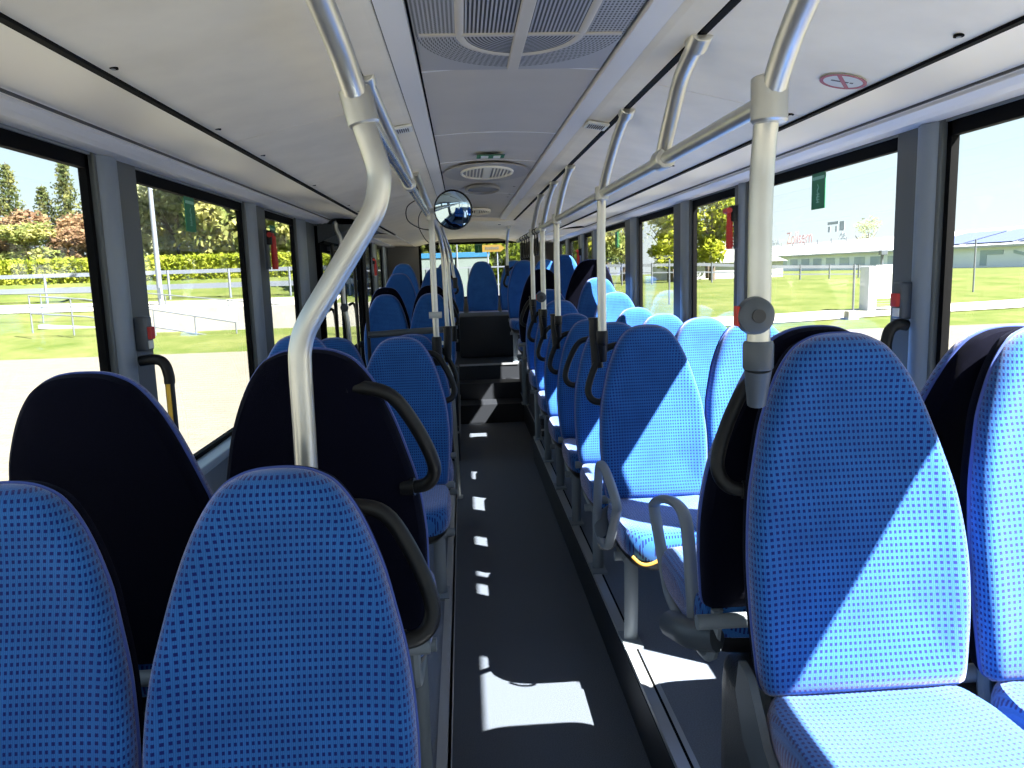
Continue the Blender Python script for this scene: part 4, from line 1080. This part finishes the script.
# guard rail and post fence on the right
railing('guard_rail', [(7.8, 46, .60), (14.5, 46, .50), (19.5, 46, .20), (30, 46, -.1)], 1.25, 13, [(1.02, .18), (.62, .08)], 'long grey guard rail in front of the hall on the right', RAILM, pr_=.05)
for i, (x, y, h) in enumerate(((12.3, 23.4, 1.7), (21.5, 31, 2.2), (8.2, 30, 1.8))):
    tag(link('marker_post', tubebm([(x, y, ter(x, y)-.1), (x, y, ter(x, y)+h)], .035, 8), RAILM), ('thin upright post left of the pale info cabinet', 'thin upright post on the lawn in the first right window', 'thin upright post on the lawn in the third right window')[i], 'post')
e = empty('info_cabinet', (14.0, 25.2, ter(14, 25.2))); tag(e, 'white cabinet board on a lattice base standing by the path on the right', 'cabinet')
link('side_wall', boxes(((-.28, -.1, 0), (0.0, .5, 1.52)), bev=.01), mat('cabinet_grey', (.42, .44, .48, 1), rough=.6), e)
link('board', boxes(((.02, .0, .42), (1.05, .16, 1.56)), bev=.02), mat('board_white', (.45, .45, .43, 1), rough=.5), e)
link('lattice', boxes(*([((.05, .02, .08+k*.08), (1.0, .06, .10+k*.08)) for k in range(4)] + [((.95, 0, -.05), (1.0, .06, .42))])), RAILM, e)
link('lamp', boxes(((.20, .0, 1.56), (.26, .1, 2.0)), ((.12, -.1, 1.9), (.34, .1, 2.06)), bev=.01), GRYP, e)
tag(link('stone_block', boxes(((12.0, 23.1, ter(12, 23)-.05), (12.35, 23.4, ter(12, 23)+.28)), bev=.03), CONC), 'small pale stone block by the thin post near the cabinet', 'block')
gr_ = 'trees beyond the right lawn'
for i, (x, y, h, w, m, k) in enumerate(((85, 157, 10.2, 8.0, LPAL, 'sparse'), (17.2, 52, 7.6, 4.6, LDEC, 'dec'), (14.3, 52, 5.6, 4.6, LDEC, 'dec'), (16.0, 58, 9.5, 6, LPAL, 'sparse'), (12.8, 60, 10.5, 6.5, LPAL, 'sparse'), (10.6, 56, 8.5, 5.5, LMID, 'dec'), (8.4, 54, 8.6, 5, LDEC, 'dec'), (7.0, 52, 8.6, 4.5, LDEC, 'dec'), (11.8, 66, 11, 7, LMID, 'dec'), (5.8, 50, 8.4, 4.5, LDEC, 'dec'), (19.6, 60, 7.0, 5.5, LPAL, 'sparse'))):
    tree(k, x, y, h, w, ('lone pale tree beside the roof sign of the hall', 'bright yellow-green tree left of the red right hammer', 'low bright bush-like tree behind the guard rail', 'bare pale tree behind the bright yellow-green one', 'tall bare pale tree in the third right window', 'mid green tree in the third right window', 'yellow-green tree in the fourth right window', 'bright tree seen just right of a right side pole', 'tall background tree beyond the third right window', 'bright tree in the rearmost right windows', 'thin bare tree near the shed')[i], gr_, m, rz=i*.9)

# ---------------------------------------------------------------- light
w = bpy.data.worlds.new('World'); S.world = w; w.use_nodes = True; nt = w.node_tree
bg = nt.nodes['Background']
tc = nt.nodes.new('ShaderNodeTexCoord'); sp = nt.nodes.new('ShaderNodeSeparateXYZ'); nt.links.new(tc.outputs['Generated'], sp.inputs[0])
cr = nt.nodes.new('ShaderNodeValToRGB'); nt.links.new(sp.outputs['Z'], cr.inputs[0])
els = cr.color_ramp.elements
els[0].position = 0; els[0].color = (.90, .97, 1.0, 1)
els[1].position = 1; els[1].color = (.34, .52, .86, 1)
k = els.new(.12); k.color = (.72, .90, 1.0, 1)
k = els.new(.35); k.color = (.50, .74, 1.0, 1)
nt.links.new(cr.outputs[0], bg.inputs['Color']); bg.inputs['Strength'].default_value = .66
sun = bpy.data.lights.new('sun', 'SUN'); sun.energy = 24.; sun.angle = math.radians(.6); sun.color = (1, .965, .90)
so = bpy.data.objects.new('sun', sun); COL.objects.link(so)
dirv = Vector((-1, .67, -1.41)).normalized()
so.rotation_euler = dirv.to_track_quat('-Z', 'Y').to_euler()

# ---------------------------------------------------------------- camera
cam = bpy.data.cameras.new('camera'); co = bpy.data.objects.new('camera', cam); COL.objects.link(co)
cam.sensor_width = 36; cam.lens = 760/1024*36; cam.clip_start = .05; cam.clip_end = 500
a = Vector((462-512, 272-384, 760)).normalized(); dn = Vector((.04, 1, 0)); dn = (dn - a*dn.dot(a)).normalized(); r = dn.cross(a)
# image axes (right, down, forward) expressed in world coordinates: world X=r, Y=a, Z=-dn in camera space
cx = Vector((r.x, a.x, -dn.x)); cy = Vector((r.y, a.y, -dn.y)); cz = Vector((r.z, a.z, -dn.z))
co.matrix_world = Matrix(((cx.x, -cy.x, -cz.x, 0), (cx.y, -cy.y, -cz.y, 0), (cx.z, -cy.z, -cz.z, 1.6), (0, 0, 0, 1)))
S.camera = co
S.view_settings.view_transform = 'Standard'; S.view_settings.look = 'None'; S.view_settings.gamma = 1; S.view_settings.exposure = .95
S.view_settings.use_curve_mapping = False
S.cycles.transparent_max_bounces = 24
S.cycles.max_bounces = 10; S.cycles.diffuse_bounces = 6
